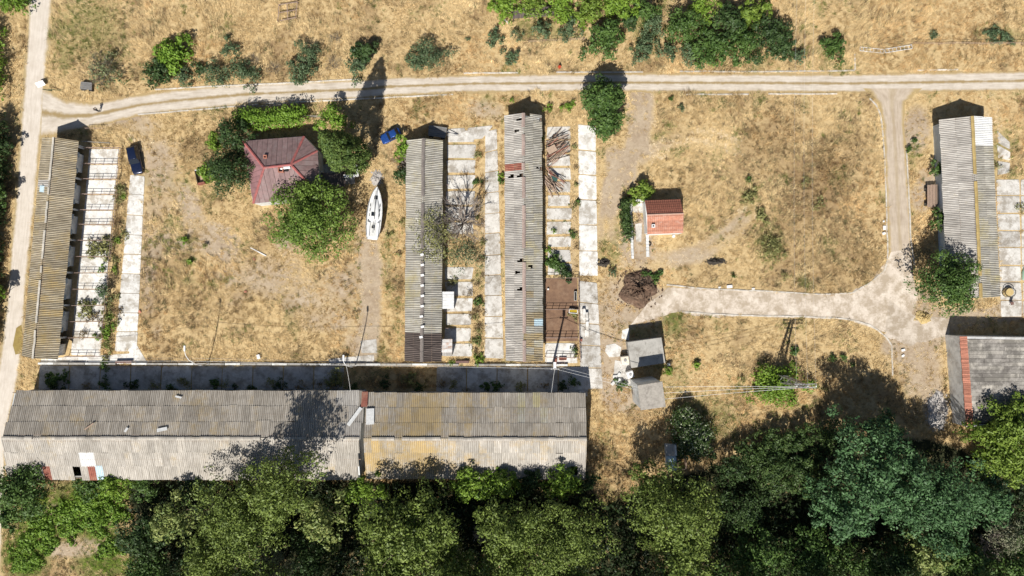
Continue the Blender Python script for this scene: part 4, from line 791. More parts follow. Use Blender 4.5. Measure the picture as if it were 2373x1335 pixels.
# single trees about the farmyard
tree('broadleaf_tree', 'large round leafy tree overhanging the south side of the farmhouse', 717, 500, 103, 9, 'willow', ax=1, ay=.9, dens=1.2, full=1.9)
tree('broadleaf_tree', 'dark glossy tree standing astride the farm track verge', 1400, 230, 50, 7.5, 'mid', low=.08, dens=1.4, full=3); tree('broadleaf_tree', 'smaller dark tree just south of the one on the track verge', 1403, 286, 38, 6, 'mid', low=.06, dens=1.4, full=3)
tree('broadleaf_tree', 'dark green tree leaning over the south end of the pale blue walled building', 2205, 655, 72, 8.5, 'mid', dens=1.2, full=1.7)
tree('broadleaf_tree', 'dark spreading tree screening the west wall of the farmhouse', 535, 395, 60, 6.5, 'dark', dens=1.1, low=.1, full=1.7); tree('broadleaf_tree', 'dark tree at the north-west corner of the farmhouse garden', 540, 315, 45, 6, 'dark', low=.1)
tree('leafy_shrub', 'bright green shrub on the outer west side of the farmhouse trees', 497, 330, 28, 3.5, 'bright', cat='shrub', low=.05); tree('leafy_shrub', 'yellowish green shrub beside the open crate west of the farmhouse', 490, 400, 28, 3.2, 'bright', cat='shrub', low=.05)
tree('leafy_shrub', 'bright shrub at the foot of the tall conifer', 765, 272, 38, 4.5, 'clover', cat='shrub', low=.05)
tree('leafy_shrub', 'low bright shrub on the east foot of the tall conifer', 792, 285, 22, 3.5, 'bright', cat='shrub', low=.05)
tree('broadleaf_tree', 'airy grey-green tree growing through the shed yard beside the roof', 1006, 545, 66, 6, 'weed', dens=.75, ax=.9, ay=1.2); tree('leafy_shrub', 'loose pale green thicket under the bare tree in the shed yard', 1075, 590, 52, 3.2, 'sage', cat='shrub', dens=.7, ax=1.1, ay=.7, low=.02)
tree('leafy_shrub', 'lime green bush at the north end of the grey shed', 935, 345, 30, 3.6, 'clover', cat='shrub', low=.05); tree('leafy_shrub', 'dark bush against the west wall of the grey shed', 935, 405, 28, 3, 'dark', cat='shrub', low=.02)
bare_tree('pale dead shrub with bleached twigs leaning on the grey shed', 940, 380, 38, 3.2, 'dead_shrub', n0=12)
bare_tree('bare grey branched tree standing in the yard between the two sheds', 1072, 512, 74, 7, n0=14, mat=simple('grey_brown_branch', (.33, .28, .24), (.2, .165, .14), 6, .9))
bare_tree('sparse leafless shrub on the grassy bank above the junction', 240, 165, 48, 2.6, 'dead_shrub', n0=12, mat=simple('grey_twig', (.2, .17, .13), (.12, .1, .08), 5, .9)); tree('leafy_shrub', 'thin olive-grey shrub on the grassy bank above the junction', 243, 162, 44, 2.4, 'thin', cat='shrub', low=.02, dens=.9)
tree('leafy_shrub', 'rounded broad-leaved bush north of the walled yard', 1487, 446, 33, 2.6, 'yellow', cat='shrub', low=.02, dens=1.5, ax=1.05, ay=.75, size=1.3)
tree('leafy_shrub', 'bright green bush growing around the foot of the lattice pylon', 1808, 892, 54, 3.2, 'bright', cat='shrub', low=.02, ax=1.2, ay=.95, full=1.6)
tree('leafy_shrub', 'small green bush beside the concrete hut', 1545, 860, 16, 1.8, 'bright', cat='shrub', low=.02)
tree('leafy_shrub', 'small bush against the pale blue west wall', 2171, 393, 20, 2.2, 'mid', cat='shrub', low=.02, ax=.7, ay=1.2); tree('leafy_shrub', 'taller bush against the pale blue wall near the parked wagon', 2175, 508, 22, 2.4, 'mid', cat='shrub', low=.02, ax=.7, ay=1.3)
tree('leafy_shrub', 'grey-green olive bush growing in the stable pens', 238, 675, 26, 2.6, 'sage', cat='shrub', low=.03, dens=1.1)
tree('leafy_shrub', 'small lime bush at the barn north gable, nearest its corner', 1272, 252, 13, 1.2, 'clover', cat='shrub', low=.02); tree('leafy_shrub', 'lime bush midway between the barn gable and the track tree', 1318, 247, 17, 1.3, 'clover', cat='shrub', low=.02)
# conifer: tall cone of drooping sprays
def conifer(label, px, py, h, r):
    base = P(px, py); rt = thing('conifer_tree', label, 'tree', base); m = 380; t = RNG.uniform(0, 1, m) ** .85; z = 1.0 + (h - 1.3) * t
    env = r * np.clip(np.minimum(1, (1 - t) ** .62 * 1.12), .05, 1) * np.where(t < .08, .75 + 3 * t, 1); a = RNG.uniform(0, 6.283, m); q = env * RNG.uniform(.72, 1.02, m); C = np.c_[q * np.cos(a), q * np.sin(a), z]; RC = np.clip(.42 * env / r + .25, .2, .75) * RNG.uniform(.8, 1.25, m)
    V, F, c = leaves_np(C, RC, 15000, .30, (.04,.08,.018), (.15,.215,.05), 1.5, .1); put('crown', npmesh('crown', V, F, M_LEAF, c), rt); MB().tube([(0, 0, -.1), (0, 0, h * .5), (0, 0, h * .95)], [.3, .2, .04], 8).build('trunk', M_BARK, rt)
conifer('very tall dark conifer beside the farmhouse casting a long shadow over the track', 822, 372, 19.5, 2.85)
# clipped hedge and ivy hedge
def hedge(label, pts, h, kind, n, w=1.6):
    c = P(*pts[len(pts) // 2]); rt = thing('hedge', label, 'hedge', c); a, _ = resample(pts, max(8, int(n / 160))); clo, chi, ls, _, _ = KINDS[kind]
    C = []
    for q in a:
        p = P(*q) - c
        for _ in range(5): C.append((p.x + random.uniform(-w / 2, w / 2), p.y + random.uniform(-w / 2, w / 2), random.uniform(.35, h - .35)))
        C.append((p.x, p.y, h - .4))
    C = np.array(C); V, F, cc = leaves_np(C, RNG.uniform(.5, .8, len(C)), n, ls, clo, chi); V[:, 2] = np.maximum(V[:, 2], .02); put('foliage', npmesh('foliage', V, F, M_LEAF, cc), rt)
    b = MB()
    for q in a: p = P(*q) - c; b.tube([(p.x, p.y, -.05), (p.x + .1, p.y, h * .6)], [.05, .02], 5)
    b.build('stems', M_BARK, rt)
hedge('thick bright green hedge along the north side of the farmhouse garden', [(560,282),(600,283),(640,279),(705,272)], 3.0, 'clover', 7000, 2.6); hedge('dark ivy hedge on the west side of the walled yard', [(1446,470),(1447,500),(1452,548)], 2.2, 'ivy', 2600, 1.2)
hedge('dark green hedge bordering the pale dirt road on its west side', [(12,285),(9,350),(4,430),(-5,560),(-12,700),(-22,800)], 3.8, 'dark', 17000, 2.6); hedge('bright leafy hedge at the west edge of the dirt road further up', [(-4,75),(0,120),(0,180),(-6,215)], 3.5, 'bright', 3200, 3.0)
tree('leafy_shrub', 'green bush at the far corner west of the dirt road', 20, -2, 40, 3, 'bright', cat='shrub', low=.02)
for a in [(4,335,26,4.5,'dark'),(0,450,26,4.5,'mid'),(-8,680,24,4.5,'bright')]: tree('broadleaf_tree', 'tree in the roadside belt west of the pale dirt road', *a, group='trees west of the dirt road', low=.1)
# shrubs on the bank north of the track
NT = [(300, 'the road junction'), (450, 'the vivid bush'), (600, 'the farmhouse hedge'), (790, 'the tall conifer'), (900, 'the conifer shadow tip'), (1100, 'the blue car'), (1260, 'the barn gable'), (1420, 'the track-side tree'), (1540, 'the old cart ruts'), (1640, 'the cottage'), (1760, 'the round east field'), (9999, 'the pylon lines')]
SH = 'shrubs on the bank north of the farm track'
tree('leafy_shrub', 'rounded vivid green broad-leaved bush on the bank north of the track', 397, 122, 46, 2.8, 'clover', cat='shrub', low=.02, dens=1.4, size=1.25, ax=.95, ay=.85)
for px, py, r, h, k in [(362,167,30,2.2,'dark'),(425,178,24,1.6,'sage'),(497,168,32,2.2,'sage'),(533,112,20,1.8,'sage'),(567,168,30,2.2,'sage'),(460,155,14,1.2,'dark'),(700,163,28,2.4,'sage'),(716,125,27,2.4,'sage'),(828,155,24,2.2,'sage'),(847,122,26,2.6,'dark'),(965,138,24,1.8,'sage'),(1000,130,34,2.4,'sage'),(1180,130,18,1.4,'sage'),(1145,85,18,1.5,'sage')]:
    tree('leafy_shrub', {'dark': 'dark green shrub in the row north of the track opposite ', 'sage': 'blue-green thorny shrub in the row north of the track opposite '}[k] + where(px, NT), px, py, r * 1.22, h * 1.15, k, SH + ', ' + k, cat='shrub', low=.02, dens=1.15, ax=random.uniform(.9, 1.2), ay=random.uniform(.8, 1.1))
for px, py, r, h in [(633,157,22,1.8),(768,150,26,2.0),(777,88,22,1.6),(590,140,18,1.4)]: bare_tree('half-bare brown shrub north of the track opposite ' + where(px, NT), px, py, r, h, 'dead_shrub', SH + ', bare', n0=9, mat=simple('grey_twig', (.2, .17, .13)))
# thicket north of the track, centre and right
TK = 'trees of the thicket north of the farm track'
for px, py, r, h, k in [(1170,15,38,4,'bright'),(1235,10,40,4,'yellow'),(1300,10,42,4,'bright'),(1370,15,42,4.5,'yellow'),(1440,10,45,4.5,'bright'),(1500,25,35,4,'mid'),(1255,68,24,2.4,'sage'),(1322,62,30,2.8,'sage'),(1345,45,22,2.5,'bright'),(1405,92,50,4.8,'mid'),(1455,45,28,3.5,'dark'),(1490,110,34,3,'sage'),(1515,60,30,3,'sage'),(1195,80,16,1.8,'sage'),
                         (1590,60,52,5,'mid'),(1625,20,42,5,'bright'),(1650,110,52,5,'mid'),(1690,50,48,5,'dark'),(1720,100,48,5,'mid'),(1735,35,35,4,'yellow'),(1785,80,55,5.5,'dark'),(1815,110,36,4,'dark'),(1600,125,34,3.5,'sage'),(1550,122,24,3,'sage'),(1655,140,14,2,'clover'),(1770,20,28,4,'yellow'),(1852,130,20,2.2,'sage')]:
    tree('broadleaf_tree', {'bright': 'bright green tree', 'yellow': 'yellow-green leafy tree', 'mid': 'dense mid green tree', 'dark': 'dark green tree', 'sage': 'low blue-green bush', 'clover': 'small lime bush'}[k] + (' at the back of' if py < 45 else ' at the front of' if py > 95 else ' amid') + ' the thicket opposite ' + where(px, NT), px, py, r, h, k, TK + ', ' + k, low=.04, dens=1.15)
tree('leafy_shrub', 'lone round green bush between the thicket and the lying gate frames', 1933, 112, 34, 2.6, 'mid', cat='shrub', low=.02)
# grey-green scrub patches in the east field
for px, py, r in [(1790,575,38),(1740,455,22),(1765,500,20),(1900,470,18),(1820,640,16)]: tree('scrub_bush', 'dull grey-green scrub clump in the round east field', px, py, r, 1.1, 'weed', 'scrub clumps in the east field', cat='shrub', low=.02, dens=.9)
for px, py, r, k in [(1840,815,12,'mid'),(1955,828,10,'mid'),(1930,830,11,'mid'),(1975,845,7,'mid'),(1615,845,12,'bright'),(1700,640,7,'mid'),(1495,635,12,'mid'),(1520,640,16,'mid'),(1420,632,13,'sage'),(440,605,8,'bright'),(428,556,10,'clover'),(475,570,9,'weed'),(1555,228,6,'mid'),(1580,250,12,'sage'),(2120,325,8,'mid'),(2108,345,9,'mid'),(1735,415,9,'mid'),(2300,80,22,'sage'),(2325,85,20,'sage'),(2345,95,14,'sage'),(2165,80,14,'sage'),(1720,880,10,'weed'),(960,560,12,'weed'),(1085,90,7,'sage'),(1870,420,16,'weed'),(1480,650,8,'mid')]:
    tree('weed_plant', 'low green weed clump growing in the dry grass', px, py, r, .9, k, 'weed clumps in the dry grass', cat='plant', low=.01, dens=1.3)
# weeds between the slabs of the yards
for px, py, r, k in [(278,445,20,'weed'),(270,465,14,'weed'),(236,623,10,'clover'),(215,575,26,'weed'),(240,580,26,'weed'),(258,560,18,'weed'),(265,600,12,'weed'),(200,715,26,'weed'),(215,735,20,'redweed'),(250,740,22,'weed'),(252,700,20,'weed'),(245,770,24,'bright'),(250,800,18,'weed'),(262,720,16,'redweed'),(195,775,14,'redweed'),(245,830,14,'weed'),(240,850,14,'mid'),(120,880,20,'mid'),(275,720,14,'redweed'),(285,540,14,'weed'),
                     (1050,655,16,'weed'),(1090,680,18,'redweed'),(1105,720,20,'redweed'),(1110,700,14,'mid'),(1112,760,16,'redweed'),(1100,790,18,'weed'),(1108,832,16,'bright'),(1045,842,10,'bright'),(1118,640,12,'redweed'),(1100,820,10,'weed'),(1105,660,12,'redweed'),(1112,600,14,'redweed'),(1120,560,12,'weed'),
                     (1285,612,22,'mid'),(1270,580,12,'bright'),(1310,632,22,'dark'),(1290,595,14,'sage'),(1285,535,8,'bright'),(1332,812,10,'mid'),(1255,320,8,'bright'),(1163,408,10,'bright'),(1162,420,9,'mid'),(1185,232,6,'bright'),(1440,890,16,'mid'),(1470,900,12,'weed'),(2345,400,14,'weed'),(2368,480,12,'weed'),(2310,385,12,'weed'),(900,545,12,'weed'),(930,515,14,'weed'),(925,590,10,'weed'),(150,875,14,'mid'),(420,880,12,'weed'),(520,890,14,'weed'),(780,880,30,'weed'),(860,885,24,'redweed'),(950,880,20,'weed'),(1330,885,14,'mid'),(1050,890,16,'weed'),(630,885,14,'weed')]:
    tree('weed_plant', 'straggly weed clump rooted in the joints of the yard paving', px, py, r, .8 if r < 22 else 1.1, k, 'weed clumps in the paved yards', cat='plant', low=.01, dens=.9)

# bright scrub and understorey of the southern wood
for px, py, r, h in [(200,1170,42,.7),(150,1190,36,.6),(230,1205,40,.8),(90,1215,40,.6),(60,1260,36,.6),(250,1270,30,.8),(110,1255,30,.6),(240,1150,36,1.0),(165,1222,34,.6),(60,1310,40,.7),(275,1190,30,1.0)]: tree('leafy_shrub', 'low vivid green scrub in the clearing at the corner of the southern wood', px, py, r, h, 'clover', 'scrub in the corner clearing', cat='shrub', low=.01, dens=1.1)
def understorey():
    n = 11000; px = RNG.uniform(300, 2400, n); py = RNG.uniform(1105, 1400, n); keep = (py > 1118) & ~((px > 1360) & (px < 1560) & (py < 1170)) | ((px > 1600) & (px < 2250) & (py > 1075)); px, py = px[keep], py[keep]
    z = RNG.uniform(.2, 2.6, len(px)); f = (1 - z / CAM_H) / PPM; C = np.c_[(px - CX) * f, (CY - py) * f, z]; V, F, c = leaves_np(C, RNG.uniform(.3, .7, len(C)), 60000, .45, (.014, .030, .010), (.04, .066, .02)); V[:, 2] = np.maximum(V[:, 2], .03)  # near-black leaf colours stand in for shade under the crowns
    tag(put('undergrowth', npmesh('undergrowth', V, F, M_LEAF, c)), 'tangled undergrowth on the southern wood floor, leaves coloured dark for the shaded gaps', None, None, 'stuff')
understorey()

for i, y in enumerate(range(430, 830, 22)):
    if i % 4 != 3: tree('weed_plant', 'straggly weed clump rooted in the joints of the yard paving', penx(y, 290) + random.uniform(-5, 5), y + random.uniform(-6, 6), random.uniform(9, 17), .7, random.choice(['weed', 'weed', 'bright', 'redweed']), 'weed clumps in the paved yards', cat='plant', low=.01)
for i in range(26): tree('weed_plant', 'straggly weed clump in the shaded lane by the barn wall', 110 + i * 48 + random.uniform(-14, 14), random.uniform(886, 906), random.uniform(9, 20), .7, random.choice(['weed', 'mid', 'dark', 'redweed']), 'weed clumps in the lane', cat='plant', low=.01)
for i in range(22): tree('weed_plant', 'straggly weed clump rooted in the joints of the yard paving', random.choice([1112, 1118, 1106, 1332, 1335]) + random.uniform(-4, 4), random.uniform(310, 830), random.uniform(6, 13), .6, random.choice(['weed', 'redweed', 'weed', 'mid']), 'weed clumps in the paved yards', cat='plant', low=.01)
for px, py, r in ((1605,1255,40),(2330,1275,45),(1130,1262,34)): bare_tree('leafless grey tree standing dead among the crowns of the southern wood', px, py, r, 11, 'dead_tree', 'dead trees in the southern wood', n0=8)
# ---------------------------------------------------------------- cars
def loft(secs, mats, name, parent, close=True, smooth=True):
    """secs: list of (x, [(y,z)...]) half sections mirrored across y=0"""
    b = MB(); rows = []
    for x, pr in secs:
        ring = [(x, y, z) for y, z in pr] + [(x, -y, z) for y, z in reversed(pr)]; rows.append(ring)
    n = len(rows[0]); vs = [p for r in rows for p in r]; fs = []
    for i in range(len(rows) - 1):
        for k in range(n): fs.append((i*n+k, i*n+(k+1)%n, (i+1)*n+(k+1)%n, (i+1)*n+k))
    if close: fs += [tuple(range(n))[::-1], tuple((len(rows)-1)*n + k for k in range(n))]
    o = b.add(vs, fs).build(name, mats, parent, smooth=smooth); 
    if smooth:
        m = o.modifiers.new('bevel', 'BEVEL'); m.width = .03; m.segments = 2; m.limit_method = 'ANGLE'
    return o
def car(label, px, py, head, Ln, Wd, Ht, pm, long_roof):
    c = thing('parked_car', label, 'car', P(px, py), head); w = Wd / 2; l = Ln / 2; belt = Ht * .58
    def s(x, k, top): return (x, [(w * k * .82, .22), (w * k, .40), (w * k, top * .8), (w * k * .93, top)])
    loft([s(-l, .80, belt * .88), s(-l + .14, .93, belt * .97), s(-l * .55, 1, belt), s(l * .1, 1, belt), s(l * .45, 1, belt * .95), s(l - .3, .95, belt * .86), s(l - .06, .86, belt * .78), s(l, .76, belt * .66)], pm, 'body', c)
    xb, xf = (-l * .93, -l * .82) if long_roof else (-l * .86, -l * .6); wf, ws = l * .30, l * .02      # rear glass, windscreen foot and head
    def g(x, k, z): return (x, [(w * .93 * k, belt - .03), (w * .93 * k, belt), (w * .80 * k, z), (w * .6 * k, z + .01)])
    loft([g(xb, .97, belt + .03), g(xf, .97, Ht - .06), g(ws, .98, Ht - .05), g(wf, .95, belt + .02)], M_GLASS, 'greenhouse', c, smooth=False)
    rf = MB(); rf.add([(xf - .03, -w * .77, Ht - .05), (ws + .06, -w * .76, Ht - .045), (ws + .06, w * .76, Ht - .045), (xf - .03, w * .77, Ht - .05), (xf + .1, -w * .6, Ht + .005), (ws - .05, -w * .6, Ht + .005), (ws - .05, w * .6, Ht + .005), (xf + .1, w * .6, Ht + .005)], [(0,1,5,4),(1,2,6,5),(2,3,7,6),(3,0,4,7),(4,5,6,7),(3,2,1,0)]); rf.build('roof', pm, c, smooth=True)
    for sg in (-1, 1):
        p = MB()
        for xa, xb_ in ((xf, xb), (ws, wf), ((xf + ws) / 2 - .2, (xf + ws) / 2 - .2)): p.bar((xa, sg * w * .765, Ht - .05), (xb_, sg * w * .90, belt), .07, .05)
        p.build('pillar', pm, c)
        MB().box((l * .24, sg * (w + .07), belt + .04), (.1, .16, .12)).build('mirror', pm, c); MB().box((l - .1, sg * w * .58, belt * .62), (.1, w * .36, .14)).build('headlight', paint('headlight_glass', (.75, .77, .8), .1), c)
        MB().box((-l + .07, sg * w * .66, belt * .78), (.08, w * .2, .2)).build('tail_light', paint('tail_light_red', (.4, .02, .02), .2), c); 
        for xx in (-l * .60, l * .62):
            t = MB(); t.tube([(0, -.1, 0), (0, .1, 0)], .3, 18); wo = t.build('wheel', M_BLACK, c, (xx, sg * (w - .11), .3)); MB().tube([(0, -.105, 0), (0, .105, 0)], .18, 12).build('rim', M_STEEL, wo)
    MB().box((l - .01, 0, .36), (.1, Wd * .82, .16)).build('bumper', pm, c); MB().box((-l + .01, 0, .38), (.1, Wd * .82, .16)).build('bumper', pm, c); return c
car('dark navy estate car parked on the pen walkway facing the barns', 318, 372, math.atan2(-58, 12), 4.5, 1.72, 1.5, paint('navy_paint', (.012, .02, .055), .12, .3, .6), True)
car('small blue hatchback parked under the bush by the grey shed', 907, 317, math.atan2(-19, -40), 3.3, 1.55, 1.45, paint('blue_paint', (.02, .075, .30), .15, .3, .8), False)
# ---------------------------------------------------------------- sailing boat on stands
bw, st = P(874, 433, 2), P(863, 555, 1.9); bc = (bw + st) / 2; bc.z = 0; bd = bw - st; BL = math.hypot(bd.x, bd.y); BT = thing('sailing_boat', 'white sailing boat without mast standing on props in the dry grass', 'boat', bc, math.atan2(bd.y, bd.x))
prof = [(-.5, .33, 1.0), (-.42, .41, .85), (-.25, .48, .7), (0, .5, .62), (.2, .43, .66), (.36, .28, .85), (.46, .12, 1.2), (.5, .015, 1.6)]; BW = 2.45; dk = 1.95
secs = []
for f, hwf, kz in prof:
    y = BW * hwf; d = dk + .12 * max(0, f) * 2; secs.append((f * BL, [(max(.01, y * .12), kz), (max(.012, y * .6), kz + .25), (max(.014, y * .92), kz + (d - kz) * .62), (max(.016, y), d)]))
HULLM = paint('boat_gelcoat', (.80, .81, .81), .25, 0, .4); loft(secs, HULLM, 'hull', BT)
for sg in (-1, 1):
    MB().tube([(f * BL, sg * BW * hwf, dk + .14 + .24 * max(0, f)) for f, hwf, _ in prof], .035, 5).build('toe_rail', M_STEEL, BT)
    b = MB()
    for f, hwf, _ in prof[:-1]: b.tube([(f * BL * .98, sg * BW * hwf * .95, dk), (f * BL * .98, sg * BW * hwf * .96, dk + .6)], .02, 5)
    b.tube([(f * BL * .98, sg * BW * hwf * .96, dk + .6) for f, hwf, _ in prof[:-1]], .012, 4); b.build('guard_rail', M_STEEL, BT)
def sec(x, w0, z0, z1): return (x, [(w0, z0), (w0 * .95, z0 + .1), (w0 * .82, z1), (w0 * .4, z1 + .05)])
loft([sec(-.12 * BL, .78, dk - .05, dk + .42), sec(.0, .82, dk - .05, dk + .45), sec(.14 * BL, .66, dk - .05, dk + .38), sec(.27 * BL, .36, dk - .05, dk + .16)], HULLM, 'cabin', BT)
MB().box((.03 * BL - .45, .12, dk + .51), (.62, .62, .05)).build('companion_hatch', M_GLASS, BT); MB().box((.29 * BL, .0, dk + .22), (.5, .5, .06)).build('fore_hatch', M_GLASS, BT)
for sg in (-1, 1):
    for k in range(3): MB().box((-.04 * BL + k * .75, sg * .75, dk + .24), (.5, .06, .14)).build('cabin_window', M_GLASS, BT)
    MB().box((-.32 * BL, sg * .72, dk + .18), (2.3, .35, .3)).build('cockpit_seat', HULLM, BT); MB().cyl((-.16 * BL, sg * .9, dk + .1), .1, .2, 12).build('winch', M_STEEL, BT)
MB().box((-.32 * BL, 0, dk + .02), (2.2, .9, .06)).build('cockpit_floor', simple('deck_grey', (.66, .66, .64), (.5, .5, .48), 6, .8), BT); MB().box((-.27 * BL, .05, dk + .2), (.35, .35, .3)).build('engine_box', M_BLACK, BT)
MB().tube([(-.38 * BL, -.12, dk + .62), (.42 * BL, -.02, dk + .6)], .05, 8).build('boom', M_STEEL, BT); MB().tube([(.44 * BL, -.28, dk + .2), (.47 * BL, -.25, dk + .75), (.53 * BL, 0, dk + .85), (.47 * BL, .25, dk + .75), (.44 * BL, .28, dk + .2)], .025, 6).build('bow_pulpit', M_STEEL, BT)
MB().add([(-.08*BL,-.06,.75),(.16*BL,-.06,.75),(.12*BL,-.05,.08),(-.06*BL,-.05,.08),(-.08*BL,.06,.75),(.16*BL,.06,.75),(.12*BL,.05,.08),(-.06*BL,.05,.08)], [(0,1,2,3),(7,6,5,4),(0,4,5,1),(1,5,6,2),(2,6,7,3),(3,7,4,0)]).build('keel', simple('antifoul_grey', (.10, .13, .17), (.06, .08, .1), 3, .8), BT)
MB().box((-.49 * BL, 0, .9), (.3, .05, 1.3)).build('rudder', HULLM, BT)
for x in (-.25, .05, .3):
    for sg in (-1, 1):
        b = MB(); b.bar((x * BL, sg * 1.35, .0), (x * BL, sg * BW * .33, 1.15), .1, .1); b.build('prop', M_WOOD, BT)
    MB().box((x * BL, 0, .05), (.25, 2.9, .1)).build('bearer', M_WOOD, BT)
# ---------------------------------------------------------------- person on the track
pp = P(232, 259); PR = thing('person', 'person in dark grey clothes standing on the track holding a controller', 'person', pp, R(20))
me = D.meshes.new('body'); J = [(0,0,.95),(0,0,1.15),(0,.01,1.38),(0,.02,1.50),(0,.045,1.62),(0,.05,1.72), (-.19,0,1.40),(-.25,.05,1.15),(-.12,.26,1.12),(-.07,.33,1.13), (.19,0,1.40),(.25,.05,1.15),(.12,.26,1.12),(.07,.33,1.13), (-.10,0,.90),(-.12,.02,.50),(-.13,-.02,.09),(-.14,.14,.04), (.10,0,.90),(.12,.02,.50),(.13,-.02,.09),(.14,.14,.04)]
ED = [(0,1),(1,2),(2,3),(3,4),(4,5),(2,6),(6,7),(7,8),(8,9),(2,10),(10,11),(11,12),(12,13),(0,14),(14,15),(15,16),(16,17),(0,18),(18,19),(19,20),(20,21)]
RD = [.15,.145,.16,.06,.10,.085,.075,.055,.042,.035,.075,.055,.042,.035,.095,.068,.048,.042,.095,.068,.048,.042]
me.from_pydata(J, ED, []); po = put('body', me, PR); sk = po.modifiers.new('skin', 'SKIN'); 
for v, r_ in zip(me.skin_vertices[0].data, RD): v.radius = (r_, r_ * .85)
me.skin_vertices[0].data[0].use_root = True; ss = po.modifiers.new('sub', 'SUBSURF'); ss.levels = ss.render_levels = 1
dg = bpy.context.evaluated_depsgraph_get(); m2 = D.meshes.new_from_object(po.evaluated_get(dg)); po.modifiers.clear(); po.data = m2
for m in (simple('charcoal_cloth', (.06, .06, .065), (.04, .04, .045), 8, .9), simple('dark_jeans', (.05, .055, .07), (.035, .04, .05), 8, .9), simple('skin', (.45, .29, .21), (.4, .25, .18), 6, .6)): m2.materials.append(m)
for p in m2.polygons:
    z, y = p.center.z, p.center.y; p.material_index = 2 if z > 1.5 or (y > .2 and 1.0 < z) else (0 if z > .93 else 1)
hb = MB(); n = 10
for i in range(5):
    for k in range(n): t = 6.283 * k / n; a = .35 + i * .3; hb.v.append((.115 * math.cos(t) * math.cos(a * .9), .03 + .125 * math.sin(t) * math.cos(a * .9), 1.66 + .14 * math.sin(a)))
for i in range(4):
    for k in range(n): hb.f.append((i*n+k, i*n+(k+1)%n, (i+1)*n+(k+1)%n, (i+1)*n+k)); hb.m.append(0)
hb.build('hair', simple('dark_hair', (.02, .016, .012)), PR, smooth=True)
rcw = pp + Matrix.Rotation(R(20), 3, 'Z') @ Vector((0, .36, 1.14)); rc = thing('remote_controller', 'small black drone controller held by the person on the track', 'controller', rcw, R(20)); MB().box((0, 0, 0), (.18, .09, .04)).build('case', M_BLACK, rc); MB().box((0, .08, .04), (.15, .02, .09)).build('screen', M_GLASS, rc)
# ---------------------------------------------------------------- lamps, poles, wires, pylon
def lamp(label, px, py, arm, h=8.3):
    r = thing('street_lamp', label, 'street lamp', P(px, py), 0, None); pts = [(0,0,0),(0,0,h*.35),(0,arm*.17,h*.6),(0,arm*.42,h*.84),(0,arm*.68,h*.96),(0,arm*.9,h)]
    MB().tube(pts, [.09,.085,.075,.065,.055,.05], 8).build('pole', M_WHITE, r, smooth=True); MB().box((0, arm * .9 + .4, h + .02), (.28, .85, .16)).build('lamp_head', M_WHITE, r, bevel=.05); MB().cyl((0, 0, 0), .22, .5, 10).build('base', M_WALLC, r)
    return P(px, py) + Vector((0, arm * .35, h * .80))
t1 = lamp('white curved street lamp in the west half of the lane wall', 484, 842, 3.0); t2 = lamp('white street lamp with short arm by the spilled concrete', 825, 845, 1.7)
up = P(1282, 842); UP = thing('utility_pole', 'thick concrete utility pole with lamp at the corner of the muddy pen', 'pole', up); MB().tube([(0,0,0),(-.3,.1,9.2)], [.2,.13], 10).build('shaft', M_WALLC, UP); MB().bar((-.9,.1,8.6),(.4,.1,8.6),.1,.1).build('crossarm', M_STEEL, UP); MB().box((-.3,.65,9.0),(.4,1.0,.25)).build('lamp_head', M_WHITE, UP)
for k in (-.8, -.3, .3): MB().cyl((k,.1,8.65),.06,.16,8).build('insulator', M_WHITE, UP)
def wire(label, a, b, sag=.4, r=.018, group=None):
    a, b = Vector(a), Vector(b); c = (a + b) / 2; pts = [a.lerp(b, i / 12) - c - Vector((0, 0, sag * 4 * (i / 12) * (1 - i / 12))) for i in range(13)]; tag(MB().tube(pts, r, 4).build('overhead_wire', M_WHITE, None, c), label, 'wire', group)
u3 = up + Vector((-.3, .1, 8.7)); tw = P(1480, 905, 7.3)
for k in (0, .5):
    d = Vector((0, k * .8, -k)); wire('overhead wire between the two curved street lamps', t1 + d, t2 + d, .5, .018, 'wires between the street lamps'); wire('overhead wire from the short lamp to the concrete pole', t2 + d, u3 + d, .5, .018, 'wires between lamp and concrete pole'); wire('overhead wire from the concrete pole to the transformer tower', u3 + d, tw + d, .4, .018, 'wires from pole to transformer tower'); wire('overhead wire from the western lamp toward the stable gateway', t1 + d, P(205, 838, 4.2) + d, .3, .018, 'wires from lamp to stable')
wire('service wire dropping from the short lamp to the barn eave', t2, P(812, 906, 4.6), .2); wire('service wire dropping from the concrete pole to the barn eave', u3, P(1278, 910, 4.6), .2)
PH = 10.8; py_ = P(1800, 873); PY = thing('lattice_pylon', 'grey lattice steel pylon rising out of a green bush', 'pylon', py_); b0, b1 = .62, .22
leg = lambda sx, sy, z: Vector((sx * (b0 + (b1 - b0) * z / PH), sy * (b0 + (b1 - b0) * z / PH), z))
for sx in (-1, 1):
    for sy in (-1, 1): MB().bar(leg(sx, sy, 0), leg(sx, sy, PH), .14, .14).build('leg', M_STEEL, PY)
b = MB(); n = 9
for i in range(n):
    z0, z1 = PH * i / n, PH * (i + 1) / n
    for (ax_, ay_), (bx_, by_) in (((-1,-1),(1,-1)), ((1,-1),(1,1)), ((1,1),(-1,1)), ((-1,1),(-1,-1))):
        b.bar(leg(ax_, ay_, z0), leg(bx_, by_, z1), .09, .09) if i % 2 else b.bar(leg(bx_, by_, z0), leg(ax_, ay_, z1), .09, .09)
b.build('bracing', M_STEEL, PY)
for y, x0, x1, z in ((.28, -1.4, 1.8, PH - .25), (-.28, -1.4, 1.8, PH - .25), (0, -.9, 1.3, PH - 1.5)): MB().bar((x0, y, z), (x1, y, z), .1, .1).build('crossarm', M_STEEL, PY)
